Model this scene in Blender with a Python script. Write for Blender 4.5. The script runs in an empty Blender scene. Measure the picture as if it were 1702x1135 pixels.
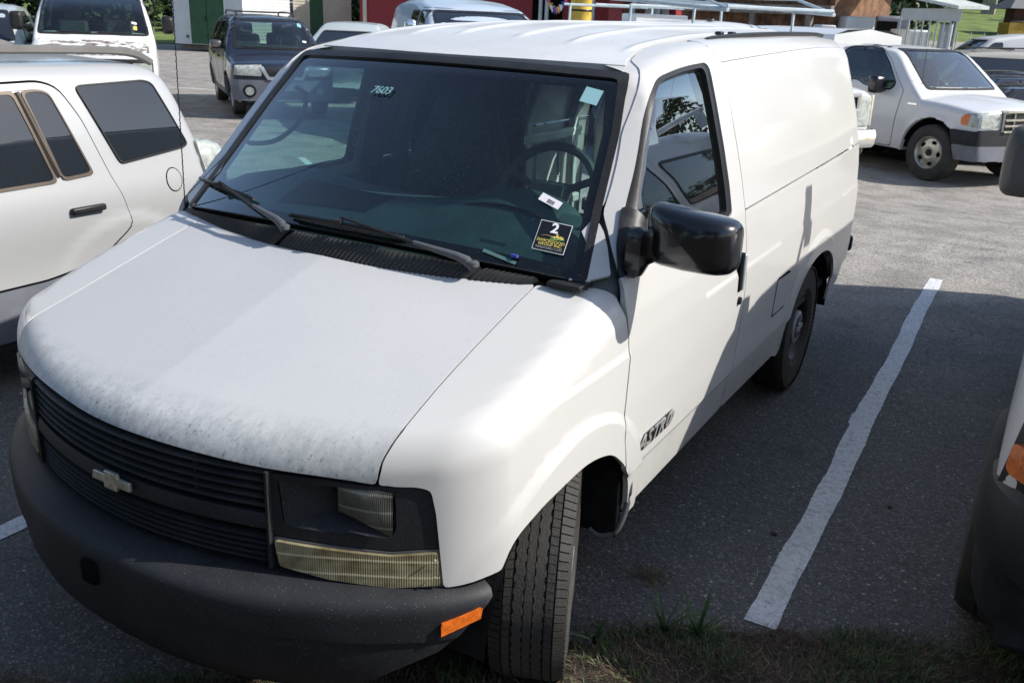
import bpy, math, random
import numpy as np
from mathutils import Vector, Matrix, Euler
from mathutils.geometry import delaunay_2d_cdt
random.seed(7); RNG=np.random.default_rng(7)
R=math.radians
# ------------------------------------------------------------------ camera
SC=bpy.context.scene
cd=bpy.data.cameras.new('camera'); cam=bpy.data.objects.new('camera',cd); SC.collection.objects.link(cam)
CP=(1.94658,-1.24828,1.91304); YAW,PIT,ROL,FPX=.519726,.3441725,.0418570,1514.047
fw=Vector((-math.sin(YAW)*math.cos(PIT),math.cos(YAW)*math.cos(PIT),-math.sin(PIT)))
rt=Vector((math.cos(YAW),math.sin(YAW),0)); up=rt.cross(fw)
r2=math.cos(ROL)*rt+math.sin(ROL)*up; u2=-math.sin(ROL)*rt+math.cos(ROL)*up
M=Matrix((r2,u2,-fw)).transposed().to_4x4(); M.translation=Vector(CP); cam.matrix_world=M
cd.sensor_width=22.3; cd.lens=FPX/1702*22.3; cd.clip_start=.05; cd.clip_end=1500
cd.dof.use_dof=True; cd.dof.focus_distance=3.0; cd.dof.aperture_fstop=6.3
SC.camera=cam
# ------------------------------------------------------------------ sky, sun, exposure
SUN=Vector((.65,.285,.575)).normalized()
w=bpy.data.worlds.new('World'); SC.world=w; w.use_nodes=True
nt=w.node_tree; bg=nt.nodes['Background']; sk=nt.nodes.new('ShaderNodeTexSky'); sk.sky_type='NISHITA'
sk.sun_disc=False; sk.sun_elevation=math.asin(SUN.z); sk.sun_rotation=math.atan2(SUN.x,SUN.y)
sk.air_density=1.0; sk.dust_density=1.3; sk.ozone_density=1.0; sk.altitude=200
nt.links.new(sk.outputs[0],bg.inputs[0]); bg.inputs[1].default_value=.125
sl=bpy.data.lights.new('sun','SUN'); sl.energy=4.3; sl.angle=R(.53); sl.color=(1,.955,.88)
so=bpy.data.objects.new('sun',sl); SC.collection.objects.link(so)
so.rotation_euler=(-SUN).to_track_quat('-Z','Y').to_euler(); so.location=(30,20,40)
SC.view_settings.view_transform='Standard'; SC.view_settings.look='None'
SC.view_settings.exposure=.46; SC.view_settings.gamma=1; SC.view_settings.use_curve_mapping=False
SC.cycles.max_bounces=8; SC.cycles.transparent_max_bounces=24; SC.cycles.caustics_reflective=False; SC.cycles.caustics_refractive=False
SC.cycles.use_denoising=True
# ------------------------------------------------------------------ numeric helpers
def stab(t,tab):
    xs=np.array([a for a,_ in tab],float); ys=np.array([b for _,b in tab],float)
    if len(xs)==1: return np.full(np.shape(t),ys[0])
    m=np.empty_like(ys); d=np.diff(ys)/np.diff(xs)
    m[1:-1]=(d[1:]*np.diff(xs)[:-1]+d[:-1]*np.diff(xs)[1:])/(xs[2:]-xs[:-2]); m[0]=d[0]; m[-1]=d[-1]
    t=np.asarray(t,float); i=np.clip(np.searchsorted(xs,t)-1,0,len(xs)-2)
    h=xs[i+1]-xs[i]; uc=np.clip((t-xs[i])/h,0,1)
    r=(2*uc**3-3*uc**2+1)*ys[i]+(uc**3-2*uc**2+uc)*h*m[i]+(-2*uc**3+3*uc**2)*ys[i+1]+(uc**3-uc**2)*h*m[i+1]
    r=np.where(t<xs[0],ys[0]+m[0]*(t-xs[0]),r); return np.where(t>xs[-1],ys[-1]+m[-1]*(t-xs[-1]),r)
def ltab(t,tab): return np.interp(t,[a for a,_ in tab],[b for _,b in tab])
def smax(a,b,r): return np.minimum(np.maximum(a,b),-r)+np.sqrt(np.maximum(a+r,0)**2+np.maximum(b+r,0)**2)
def sstep(a,b,x):
    t=np.clip((x-a)/(b-a),0,1); return t*t*(3-2*t)
def march(f,O,D,tmax,n=60,flag=False):
    O=np.asarray(O,float); D=np.asarray(D,float); N=len(O)
    lo=np.zeros(N); hi=np.full(N,float(tmax)); found=np.zeros(N,bool); prev=np.zeros(N)
    for k in range(1,n+1):
        t=tmax*k/n; v=f(O+D*t); new=(v<0)&~found
        hi=np.where(new,t,hi); lo=np.where(new,prev,lo); found|=new; prev=np.where(found,prev,t)
        if found.all(): break
    for _ in range(20):
        m=(lo+hi)/2; ins=f(O+D*m[:,None])<0; hi=np.where(ins,m,hi); lo=np.where(ins,lo,m)
    return (O+D*hi[:,None],found) if flag else O+D*hi[:,None]
def grad(f,P,e=.0012):
    g=np.stack([f(P+np.eye(3)[k]*e)-f(P-np.eye(3)[k]*e) for k in range(3)],1)
    return g/np.maximum(np.linalg.norm(g,axis=1,keepdims=True),1e-9)
# ------------------------------------------------------------------ object helpers
def link(o,parent=None):
    SC.collection.objects.link(o)
    if parent is not None: o.parent=parent
    return o
def tag(o,label=None,cat=None,group=None,kind=None):
    if label: o['label']=label
    if cat: o['category']=cat
    if group: o['group']=group
    if kind: o['kind']=kind
    return o
def thing(name,label,cat,loc=(0,0,0),rz=0,group=None):
    o=bpy.data.objects.new(name,None); o.empty_display_size=.2; o.location=loc; o.rotation_euler=(0,0,rz)
    link(o); return tag(o,label,cat,group)
def mk(name,V,F,mat,parent=None,smooth=True,ang=35,normals=None,bevel=0,mi=None):
    me=bpy.data.meshes.new(name); me.from_pydata([tuple(map(float,v)) for v in V],[],[tuple(map(int,f)) for f in F])
    mats=mat if isinstance(mat,(list,tuple)) else [mat]
    for m in mats: me.materials.append(m)
    if mi is not None: me.polygons.foreach_set('material_index',np.array(mi,dtype=np.int32))
    if smooth:
        me.polygons.foreach_set('use_smooth',[True]*len(me.polygons))
        if normals is None: me.set_sharp_from_angle(angle=R(ang))
    me.update()
    if normals is not None: me.normals_split_custom_set(normals)
    o=bpy.data.objects.new(name,me); link(o,parent)
    if bevel:
        b=o.modifiers.new('b','BEVEL'); b.width=bevel; b.segments=2; b.limit_method='ANGLE'; b.angle_limit=R(40)
    return o
class G:
    def __init__(s): s.V=[]; s.F=[]; s.M=[]; s.n=0
    def add(s,V,F,m=0):
        V=[tuple(v) for v in V]; s.V+=V; s.F+=[tuple(i+s.n for i in f) for f in F]; s.M+=[m]*len(F); s.n+=len(V); return s
    def box(s,c,d,rot=None,m=0,taper=None):
        V=[]
        for z in (-.5,.5):
            k=1 if taper is None or z<0 else taper
            for x,y in ((-.5,-.5),(.5,-.5),(.5,.5),(-.5,.5)): V.append(Vector((x*d[0]*k,y*d[1]*k,z*d[2])))
        if rot is not None:
            Q=rot if isinstance(rot,Matrix) else Euler(rot).to_matrix(); V=[Q@v for v in V]
        V=[v+Vector(c) for v in V]
        return s.add(V,[(3,2,1,0),(4,5,6,7),(0,1,5,4),(1,2,6,5),(2,3,7,6),(3,0,4,7)],m)
    def tube(s,path,r,n=8,m=0,closed=False,cap=True,sx=1.0,upv=(0,0,1)):
        P=[Vector(p) for p in path]; V=[];F=[]; k=len(P)
        rr=r if hasattr(r,'__len__') else [r]*k
        for i,p in enumerate(P):
            if closed: t=P[(i+1)%k]-P[i-1]
            else: t=P[min(i+1,k-1)]-P[max(i-1,0)]
            t.normalize(); a=Vector(upv).cross(t)
            if a.length<.05: a=Vector((1,0,0)).cross(t)
            a.normalize(); b=t.cross(a)
            for j in range(n):
                q=2*math.pi*(j+.5)/n; V.append(p+a*math.cos(q)*rr[i]*sx+b*math.sin(q)*rr[i])
        for i in range(k if closed else k-1):
            for j in range(n):
                A=i*n+j;B=i*n+(j+1)%n;C=((i+1)%k)*n+(j+1)%n;D=((i+1)%k)*n+j; F.append((A,B,C,D))
        if cap and not closed: F.append(tuple(range(n))[::-1]); F.append(tuple(range((k-1)*n,k*n)))
        return s.add(V,F,m)
    def lathe(s,prof,n=32,c=(0,0,0),axis='x',m=0,a0=0,a1=2*math.pi):
        V=[];F=[]; full=abs(a1-a0-2*math.pi)<1e-6; N=n if full else n+1
        for i in range(N):
            q=a0+(a1-a0)*i/n
            for (h,r) in prof:
                a,b=r*math.cos(q),r*math.sin(q)
                p={'x':(h,a,b),'y':(a,h,b),'z':(a,b,h)}[axis]; V.append((p[0]+c[0],p[1]+c[1],p[2]+c[2]))
        k=len(prof)
        for i in range(n):
            for j in range(k-1):
                A=i*k+j;B=((i+1)%N)*k+j; F.append((A,A+1,B+1,B) if axis!='y' else (A,B,B+1,A+1))
        return s.add(V,F,m)
    def prism(s,poly,h0,h1,ax='z',m=0):
        # poly 2D, extruded from h0 to h1 along ax
        def mp(a,b,h): return {'z':(a,b,h),'x':(h,a,b),'y':(a,h,b)}[ax]
        n=len(poly); V=[mp(a,b,h0) for a,b in poly]+[mp(a,b,h1) for a,b in poly]
        ar=sum(poly[i][0]*poly[(i+1)%n][1]-poly[(i+1)%n][0]*poly[i][1] for i in range(n))
        F=[tuple(range(n))[::-1],tuple(range(n,2*n))]+[(i,(i+1)%n,n+(i+1)%n,n+i) for i in range(n)]
        if (ar<0)!=(ax=='y')!=(h1<h0): F=[f[::-1] for f in F]
        return s.add(V,F,m)
    def grid(s,rows,m=0,flip=False,close=False):
        k=len(rows[0]); V=[p for r in rows for p in r]; F=[]
        for i in range(len(rows)-1):
            for j in range(k-1+(1 if close else 0)):
                a=i*k+j;b=i*k+(j+1)%k;c=(i+1)*k+(j+1)%k;d=(i+1)*k+j
                F.append((a,d,c,b) if flip else (a,b,c,d))
        return s.add(V,F,m)
    def xf(s,M4):
        s.V=[tuple(M4@Vector(v)) for v in s.V]; return s
    def mirx(s):
        s.V=[(-v[0],v[1],v[2]) for v in s.V]; s.F=[f[::-1] for f in s.F]; return s
    def out(s,name,mat,parent=None,**k):
        return mk(name,s.V,s.F,mat,parent,mi=s.M if isinstance(mat,(list,tuple)) else None,**k)
def fil(pts,r=.03,k=4,closed=True):
    """round the corners of a 3D (or 2D) polygon"""
    P=[np.array(p[:len(p)],float) for p in pts]; n=len(P); out=[]
    for i in range(n):
        ri=r[i] if hasattr(r,'__len__') else r
        if (not closed and i in (0,n-1)) or ri<=0: out.append(P[i]); continue
        a=P[i-1]-P[i]; b=P[(i+1)%n]-P[i]; la,lb=np.linalg.norm(a),np.linalg.norm(b)
        A=P[i]+a/la*min(ri,la*.45); B=P[i]+b/lb*min(ri,lb*.45)
        for j in range(k+1):
            t=j/k; out.append((1-t)**2*A+2*t*(1-t)*P[i]+t*t*B)
    return out
def crom(pts,k=5,closed=False):
    P=[np.array(p,float) for p in pts]; n=len(P); out=[]
    for i in range(n if closed else n-1):
        p0=P[i-1] if (i>0 or closed) else P[0]; p1=P[i]; p2=P[(i+1)%n]; p3=P[(i+2)%n] if (i+2<n or closed) else P[-1]
        for j in range(k):
            t=j/k; out.append(.5*((2*p1)+(-p0+p2)*t+(2*p0-5*p1+4*p2-p3)*t*t+(-p0+3*p1-3*p2+p3)*t**3))
    if not closed: out.append(P[-1])
    return out
# ------------------------------------------------------------------ projections for surface panels
class Cyl:
    def __init__(s,ax,a,b,Rr=.7): s.ax,s.a,s.b,s.R=ax,a,b,Rr
    def uv(s,P):
        P=np.asarray(P,float)
        if s.ax=='y': return np.stack([P[:,1],np.arctan2(P[:,2]-s.b,P[:,0]-s.a)*s.R],1)
        if s.ax=='x': return np.stack([P[:,0],np.arctan2(P[:,2]-s.b,s.a-P[:,1])*s.R],1)
        return np.stack([np.arctan2(P[:,0]-s.a,s.b-P[:,1])*s.R,P[:,2]],1)
    def ray(s,U):
        z=np.zeros(len(U))
        if s.ax=='y':
            t=U[:,1]/s.R; D=np.stack([np.cos(t),z,np.sin(t)],1); C=np.stack([z+s.a,U[:,0],z+s.b],1)
        elif s.ax=='x':
            t=U[:,1]/s.R; D=np.stack([z,-np.cos(t),np.sin(t)],1); C=np.stack([U[:,0],z+s.a,z+s.b],1)
        else:
            t=U[:,0]/s.R; D=np.stack([np.sin(t),-np.cos(t),z],1); C=np.stack([z+s.a,z+s.b,U[:,1]],1)
        return C+D*2.6,-D,2.6
class Flat:
    def __init__(s,ax,frm=3.2): s.ax,s.f=ax,frm
    def uv(s,P):
        P=np.asarray(P,float); return {'x':P[:,[1,2]],'y':P[:,[0,2]],'z':P[:,[0,1]],'r':P[:,[0,2]]}[s.ax]
    def ray(s,U):
        z=np.zeros(len(U)); o=z+1
        if s.ax=='x': return np.stack([o*s.f,U[:,0],U[:,1]],1),np.stack([-o,z,z],1),s.f
        if s.ax=='y': return np.stack([U[:,0],-o,U[:,1]],1),np.stack([z,o,z],1),4.5
        if s.ax=='r': return np.stack([U[:,0],o*s.f,U[:,1]],1),np.stack([z,-o,z],1),4.0
        return np.stack([U[:,0],U[:,1],o*3],1),np.stack([z,z,-o],1),3
def pip(P,poly):
    x,y=P[:,0],P[:,1]; c=np.zeros(len(P),bool); n=len(poly)
    for i in range(n):
        x0,y0=poly[i]; x1,y1=poly[(i+1)%n]
        if y0==y1: continue
        m=((y0>y)!=(y1>y))&(x<(x1-x0)*(y-y0)/(y1-y0)+x0); c^=m
    return c
def segd(P,poly):
    A=np.asarray(poly); B=np.roll(A,-1,0); d=np.full(len(P),1e9)
    for a,b in zip(A,B):
        ab=b-a; t=np.clip(((P-a)@ab)/max(ab@ab,1e-12),0,1); d=np.minimum(d,np.linalg.norm(P-(a+t[:,None]*ab),axis=1))
    return d
def resamp(U,h):
    out=[]; n=len(U)
    for i in range(n):
        a,b=U[i],U[(i+1)%n]; L=np.linalg.norm(b-a)
        if L<1e-5: continue
        k=max(1,int(math.ceil(L/h)))
        for j in range(k): out.append(a+(b-a)*j/k)
    res=[out[0]]
    for p in out[1:]:
        if np.linalg.norm(p-res[-1])>h*.12: res.append(p)
    return np.array(res)
def panel(name,f,outline,mp,mat,parent,h=.035,off=0.,holes=(),flange=.012,mirror=False,uvspace=False,post=None,edge_mat=None,nsteps=60,feats=()):
    ol=[resamp(np.asarray(outline,float) if uvspace else mp.uv(outline),h)]
    for hh in holes: ol.append(resamp(np.asarray(hh,float) if uvspace else mp.uv(hh),h))
    lo=ol[0].min(0); hi=ol[0].max(0)
    gx=np.arange(lo[0]+h*.5,hi[0],h); gy=np.arange(lo[1]+h*.5,hi[1],h)
    GP=np.stack(np.meshgrid(gx,gy),-1).reshape(-1,2)
    if len(GP):
        k=pip(GP,ol[0])
        for q in ol[1:]: k&=~pip(GP,q)
        GP=GP[k]
        for q in ol:
            if len(GP): GP=GP[segd(GP,q)>h*.45]
    pts=[];ed=[]
    for q in ol:
        b=len(pts); n=len(q); pts+=[Vector(p) for p in q]; ed+=[(b+i,b+(i+1)%n) for i in range(n)]
    pts+=[Vector(p) for p in GP]
    if feats:      # body creases: mesh edges run along them
        keep=np.ones(len(GP),bool); fp=[]
        for ft in feats:
            q=mp.uv(ft); run=[]
            ins=pip(q,ol[0]); 
            for hq in ol[1:]: ins&=~pip(q,hq)
            dd=np.min([segd(q,o_) for o_ in ol],axis=0); ins&=dd>h*.3
            last=None; cur=[]
            for i in range(len(q)):
                if ins[i] and (last is None or np.linalg.norm(q[i]-last)>h*.7): cur.append(q[i]); last=q[i]
                elif not ins[i]:
                    if len(cur)>1: fp.append(cur)
                    cur=[]; last=None
            if len(cur)>1: fp.append(cur)
        pts=pts[:len(pts)-len(GP)]
        for c_ in fp:
            A=np.array(c_); d=np.full(len(GP),1e9)
            for a_,b_ in zip(A[:-1],A[1:]):
                ab=b_-a_; t_=np.clip(((GP-a_)@ab)/max(ab@ab,1e-12),0,1); d=np.minimum(d,np.linalg.norm(GP-(a_+t_[:,None]*ab),axis=1))
            keep&=d>h*.4; b=len(pts); pts+=[Vector(p) for p in A]; ed+=[(b+i,b+i+1) for i in range(len(A)-1)]
        pts+=[Vector(p) for p in GP[keep]]
    vo,eo,fo,_,_,_=delaunay_2d_cdt(pts,ed,[],0,1e-6)
    U=np.array([tuple(v) for v in vo]); F=np.array([tuple(t) for t in fo if len(t)==3])
    cc=U[F].mean(1); k=pip(cc,ol[0])
    for q in ol[1:]: k&=~pip(cc,q)
    F=F[k]
    used=np.unique(F); rm=-np.ones(len(U),int); rm[used]=np.arange(len(used)); U=U[used]; F=rm[F]
    O,D,tm=mp.ray(U); P,fnd=march(f,O,D,tm,nsteps,True); N=grad(f,P); F=F[fnd[F].all(1)]
    P=P+N*off
    if post is not None: P=post(P)
    # orient
    n0=np.cross(P[F[:,1]]-P[F[:,0]],P[F[:,2]]-P[F[:,0]]); flip=(n0*N[F[:,0]]).sum(1)<0
    F[flip]=F[flip][:,::-1]
    from collections import Counter
    E={}
    for t in F:
        for a,b in ((t[0],t[1]),(t[1],t[2]),(t[2],t[0])): E[(a,b)]=1
    bd=[e for e in E if (e[1],e[0]) not in E]
    V=list(P); FF=[tuple(t) for t in F]; LN=[tuple(N[i]) for t in F for i in t]
    mi=[0]*len(FF)
    if flange:
        bi={}
        for a,b in bd:
            for i in (a,b):
                if i not in bi: bi[i]=len(V); V.append(P[i]); V.append(P[i]-N[i]*flange)
        for a,b in bd:
            A,B=bi[a],bi[b]; q=(B,A,A+1,B+1); FF.append(q); mi.append(1 if edge_mat else 0)
            n=np.cross(P[b]-P[a],N[a]); n=n/max(np.linalg.norm(n),1e-9); LN+=[tuple(n)]*4
    V=np.array(V)
    if mirror:
        V=V*[-1,1,1]; R2=[];L2=[];k=0
        for t in FF:
            ln=LN[k:k+len(t)]; k+=len(t); R2.append(t[::-1]); L2+=[(-q[0],q[1],q[2]) for q in ln[::-1]]
        FF,LN=R2,L2
    return mk(name,V,FF,[mat,edge_mat] if edge_mat else mat,parent,normals=LN,mi=mi if edge_mat else None)
def surfnets(f,lo,hi,h):
    ax=[np.arange(lo[k],hi[k]+h,h) for k in range(3)]; X=np.stack(np.meshgrid(*ax,indexing='ij'),-1)
    S=X.shape[:3]; V=f(X.reshape(-1,3)).reshape(S); s=V<0
    acc=np.zeros((S[0]-1,S[1]-1,S[2]-1,3)); cnt=np.zeros((S[0]-1,S[1]-1,S[2]-1))
    def sl(o): return tuple(slice(o[k],S[k]-1+o[k]) for k in range(3))
    for k in range(3):
        others=[j for j in range(3) if j!=k]
        for a in (0,1):
            for b in (0,1):
                o=[0,0,0]; o[others[0]]=a; o[others[1]]=b; o2=list(o); o2[k]=1
                v0=V[sl(o)]; v1=V[sl(o2)]; m=(v0<0)!=(v1<0); t=np.where(m,v0/np.where(m,v0-v1,1),0)
                p=X[sl(o)]+0.; p[...,k]+=t*h; acc+=p*m[...,None]; cnt+=m
    act=cnt>0; idx=-np.ones(act.shape,int); idx[act]=np.arange(act.sum()); P=acc[act]/cnt[act][:,None]; F=[]
    for k in range(3):
        o=[slice(1,-1)]*3; o[k]=slice(0,-1)
        a=s[tuple(o)]; o2=list(o); o2[k]=slice(1,None); b=s[tuple(o2)]
        I=np.argwhere(a!=b); sg=a[a!=b]; u,v=[j for j in range(3) if j!=k]
        I=I+np.array([1,1,1]); I[:,k]-=1
        def c(du,dv):
            J=I.copy(); J[:,u]-=du; J[:,v]-=dv; return idx[J[:,0],J[:,1],J[:,2]]
        q=np.stack([c(1,1),c(0,1),c(0,0),c(1,0)],1); fl=sg if k!=1 else ~sg
        q[~fl]=q[~fl][:,::-1]; F.append(q)
    F=np.concatenate(F); F=F[(F>=0).all(1)]
    return P,F
# ------------------------------------------------------------------ materials
def nmat(name):
    m=bpy.data.materials.new(name); m.use_nodes=True; t=m.node_tree; return m,t,t.nodes['Principled BSDF']
def coords(t,kind='Object',scale=1.):
    tc=t.nodes.new('ShaderNodeTexCoord'); mp=t.nodes.new('ShaderNodeMapping')
    mp.inputs['Scale'].default_value=(scale,)*3 if not hasattr(scale,'__len__') else scale
    t.links.new(tc.outputs[kind],mp.inputs[0]); return mp.outputs[0]
def noise(t,vec,scale,detail=5,rough=.55,lo=.35,hi=.65):
    n=t.nodes.new('ShaderNodeTexNoise'); n.inputs['Scale'].default_value=scale; n.inputs['Detail'].default_value=detail; n.inputs['Roughness'].default_value=rough
    t.links.new(vec,n.inputs['Vector']); r=t.nodes.new('ShaderNodeMapRange'); r.inputs[1].default_value=lo; r.inputs[2].default_value=hi
    t.links.new(n.outputs['Fac'],r.inputs[0]); return r.outputs[0]
def mix(t,fac,a,b,mode='MIX'):
    m=t.nodes.new('ShaderNodeMix'); m.data_type='RGBA'; m.blend_type=mode
    for k,v in ((0,fac),(6,a),(7,b)):
        if isinstance(v,(int,float)): m.inputs[k].default_value=v
        elif isinstance(v,tuple): m.inputs[k].default_value=(*v,1) if len(v)==3 else v
        else: t.links.new(v,m.inputs[k])
    return m.outputs[2]
def math_(t,op,a,b=0.,c=None):
    m=t.nodes.new('ShaderNodeMath'); m.operation=op
    for k,v in enumerate((a,b)+((c,) if c is not None else ())):
        if isinstance(v,(int,float)): m.inputs[k].default_value=v
        else: t.links.new(v,m.inputs[k])
    return m.outputs[0]
def bump(t,b,h,strength=.3,dist=.01):
    n=t.nodes.new('ShaderNodeBump'); n.inputs['Strength'].default_value=strength; n.inputs['Distance'].default_value=dist
    t.links.new(h,n.inputs['Height']); t.links.new(n.outputs[0],b.inputs['Normal'])
def simple(name,col,rough=.5,metal=0,var=.12,vs=6.,bmp=0,bs=80,coat=0,spec=.5):
    m,t,b=nmat(name); v=coords(t)
    c=mix(t,noise(t,v,vs),tuple(x*(1-var) for x in col),tuple(min(1,x*(1+var)) for x in col)); t.links.new(c,b.inputs['Base Color'])
    b.inputs['Roughness'].default_value=rough; b.inputs['Metallic'].default_value=metal; b.inputs['Coat Weight'].default_value=coat; b.inputs['Coat Roughness'].default_value=.06
    b.inputs['Specular IOR Level'].default_value=spec
    if bmp: bump(t,b,noise(t,v,bs,4),bmp,.004)
    return m
def paint(name,col,rough=.35,coat=.6,dirt=.12,low=None,metal=0):
    m,t,b=nmat(name); v=coords(t)
    c=mix(t,noise(t,v,2.2,6),tuple(x*(1-dirt*.6) for x in col),col)
    c=mix(t,math_(t,'MULTIPLY',noise(t,v,45,6,.7,.56,.72),dirt*2),c,tuple(x*.55 for x in (col[0],col[1]*.96,col[2]*.88)))
    if low is not None:      # road film towards the sills
        s=t.nodes.new('ShaderNodeSeparateXYZ'); t.links.new(v,s.inputs[0]); r=t.nodes.new('ShaderNodeMapRange')
        r.inputs[1].default_value=low; r.inputs[2].default_value=low-.3; t.links.new(s.outputs[2],r.inputs[0])
        c=mix(t,math_(t,'MULTIPLY',r.outputs[0],math_(t,'MULTIPLY',noise(t,v,9,6,.6,.3,.8),.45)),c,(.30,.27,.23))
    t.links.new(c,b.inputs['Base Color']); b.inputs['Roughness'].default_value=rough; b.inputs['Metallic'].default_value=metal
    b.inputs['Coat Weight'].default_value=coat; b.inputs['Coat Roughness'].default_value=.07
    bump(t,b,noise(t,v,1.6,2,.5,.2,.8),.012,.05)
    return m
MAT={}
MAT['white']=paint('white_paint',(.60,.59,.572),.36,.5,.04,.66)
MAT['white2']=paint('clean_white_paint',(.70,.70,.70),.33,.6,.08,.6)
MAT['silver']=paint('silver_white_paint',(.44,.445,.45),.33,.7,.03,.5,.15)
MAT['blue']=paint('dark_blue_paint',(.013,.018,.034),.35,.8,.2,.5)
MAT['navy']=paint('navy_paint',(.02,.028,.055),.35,.8,.1)
MAT['black_paint']=paint('black_paint',(.012,.012,.014),.2,.8,.1)
MAT['tan_grey']=simple('grey_cladding_paint',(.16,.17,.20),.45)
# oxidised hood: chalky, speckled, algae film towards the leading edge
def hood_mat():
    m,t,b=nmat('weathered_hood_paint'); v=coords(t); s=t.nodes.new('ShaderNodeSeparateXYZ'); t.links.new(v,s.inputs[0])
    c=mix(t,noise(t,v,1.6,3),(.505,.51,.517),(.54,.54,.54))
    st=coords(t,'Object',(1,.35,1)); c=mix(t,math_(t,'MULTIPLY',noise(t,st,60,6,.75,.54,.78),.28),c,(.33,.32,.30))
    c=mix(t,math_(t,'MULTIPLY',noise(t,v,230,3,.7,.66,.72),.75),c,(.16,.13,.11))
    lo=t.nodes.new('ShaderNodeMapRange'); y2=math_(t,'SUBTRACT',s.outputs[1],math_(t,'MULTIPLY',math_(t,'MULTIPLY',s.outputs[0],s.outputs[0]),.26))
    t.links.new(y2,lo.inputs[0]); lo.inputs[1].default_value=.25; lo.inputs[2].default_value=.09
    sk_=coords(t,'Object',(1,.5,.6)); g=math_(t,'MULTIPLY',lo.outputs[0],noise(t,sk_,42,6,.7,.40,.62))
    c=mix(t,math_(t,'MULTIPLY',g,.62),c,(.20,.23,.23)); c=mix(t,math_(t,'MULTIPLY',math_(t,'MULTIPLY',lo.outputs[0],noise(t,v,7,6,.6,.3,.7)),.45),c,(.27,.31,.33))
    g2=math_(t,'MULTIPLY',lo.outputs[0],noise(t,sk_,110,5,.7,.56,.66)); c=mix(t,math_(t,'MULTIPLY',g2,.85),c,(.09,.095,.09))
    t.links.new(c,b.inputs['Base Color']); b.inputs['Roughness'].default_value=.46; b.inputs['Coat Weight'].default_value=.12; b.inputs['Coat Roughness'].default_value=.25
    bump(t,b,noise(t,v,150,4),.06,.002); return m
MAT['hood']=hood_mat()
MAT['roof']=paint('weathered_roof_paint',(.66,.665,.67),.42,.25,.22)
MAT['flake']=None
def flaked():
    m,t,b=nmat('peeling_white_paint'); v=coords(t); s=t.nodes.new('ShaderNodeSeparateXYZ'); t.links.new(v,s.inputs[0])
    r=t.nodes.new('ShaderNodeMapRange'); t.links.new(s.outputs[1],r.inputs[0]); r.inputs[1].default_value=1.0; r.inputs[2].default_value=.62
    n=noise(t,coords(t,'Object',(1,1.6,1)),5.2,5,.62,0,1); k=math_(t,'GREATER_THAN',math_(t,'MULTIPLY',n,r.outputs[0]),.50)
    c=mix(t,noise(t,v,2.5,6),(.68,.68,.66),(.76,.76,.75)); c2=mix(t,noise(t,v,14,5),(.12,.07,.045),(.34,.31,.28))
    t.links.new(mix(t,k,c,c2),b.inputs['Base Color']); b.inputs['Roughness'].default_value=.4; return m
MAT['flake']=flaked()
def plastic(name,col,rough=.55,dust=.25,bs=260):
    m,t,b=nmat(name); v=coords(t)
    c=mix(t,noise(t,v,5,6),col,tuple(min(1,x*1.35+.004) for x in col)); g=t.nodes.new('ShaderNodeNewGeometry'); s=t.nodes.new('ShaderNodeSeparateXYZ'); t.links.new(g.outputs['Normal'],s.inputs[0])
    up_=math_(t,'MULTIPLY',math_(t,'MAXIMUM',s.outputs[2],0.),dust); c=mix(t,math_(t,'MULTIPLY',up_,noise(t,v,9,6,.6,.3,.75)),c,(.13,.125,.115))
    c=mix(t,math_(t,'MULTIPLY',noise(t,v,330,2,.5,.70,.73),.8),c,(.32,.30,.26))
    t.links.new(c,b.inputs['Base Color']); b.inputs['Roughness'].default_value=rough; b.inputs['Specular IOR Level'].default_value=.32; bump(t,b,noise(t,v,bs,3),.12,.0015); return m
MAT['bumper']=plastic('faded_dark_grey_plastic',(.0135,.0145,.018),.55,.08)
MAT['trim']=plastic('black_trim_plastic',(.012,.0125,.014),.42,.12)
MAT['grille']=plastic('grille_plastic',(.016,.0165,.018),.5,.2)
MAT['cowl']=plastic('cowl_plastic',(.030,.030,.030),.5,.5)
MAT['rubber']=simple('tyre_rubber',(.040,.037,.033),.75,0,.25,9,.25,140)
MAT['mirror_black']=simple('gloss_black_plastic',(.006,.0065,.009),.24,0,.2,8,0,60,.5)
MAT['dark_metal']=simple('dark_metal',(.03,.03,.032),.4,.6)
MAT['steel']=simple('dull_steel',(.50,.50,.49),.42,.55,.25,18)
MAT['rust']=simple('rusty_brake_metal',(.10,.06,.04),.8,.2,.4,30,.3)
MAT['chrome']=simple('chrome',(.78,.78,.78),.12,1,.05)
MAT['badge']=simple('tarnished_chrome',(.50,.48,.42),.33,.65,.3,40)
MAT['black']=simple('black_void',(.004,.004,.0045),.9,spec=.1)
MAT['under']=simple('underbody_black',(.012,.0115,.011),.9,0,.4,14,.3,40,spec=.2)
MAT['grey_plastic']=simple('grey_plastic',(.085,.088,.095),.45)
MAT['mirror_grey']=plastic('grey_mirror_plastic',(.085,.083,.078),.55,.15)
MAT['amber']=simple('amber_lens',(.75,.16,.015),.25,0,.2,60,.3,300,.5)
MAT['red_lens']=simple('red_lens',(.4,.015,.012),.2,0,.1,40,0,60,.6)
MAT['beltline']=simple('bronze_window_trim',(.12,.095,.075),.35,.4)
MAT['rail']=simple('grey_roof_rail',(.19,.18,.17),.45,.2)
MAT['fabric']=simple('charcoal_seat_vinyl',(.060,.062,.068),.6,0,.3,20,.3,200)
MAT['dash']=simple('dark_green_grey_dash_vinyl',(.026,.048,.055),.6,0,.2,10,.2,300)
MAT['dash2']=simple('dash_vent_black',(.006,.007,.008),.6)
MAT['interior']=simple('grey_interior_trim',(.09,.10,.10),.6)
MAT['board']=simple('cargo_partition_board',(.10,.095,.08),.8)
MAT['liner']=simple('dark_headliner',(.05,.048,.044),.9)
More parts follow.
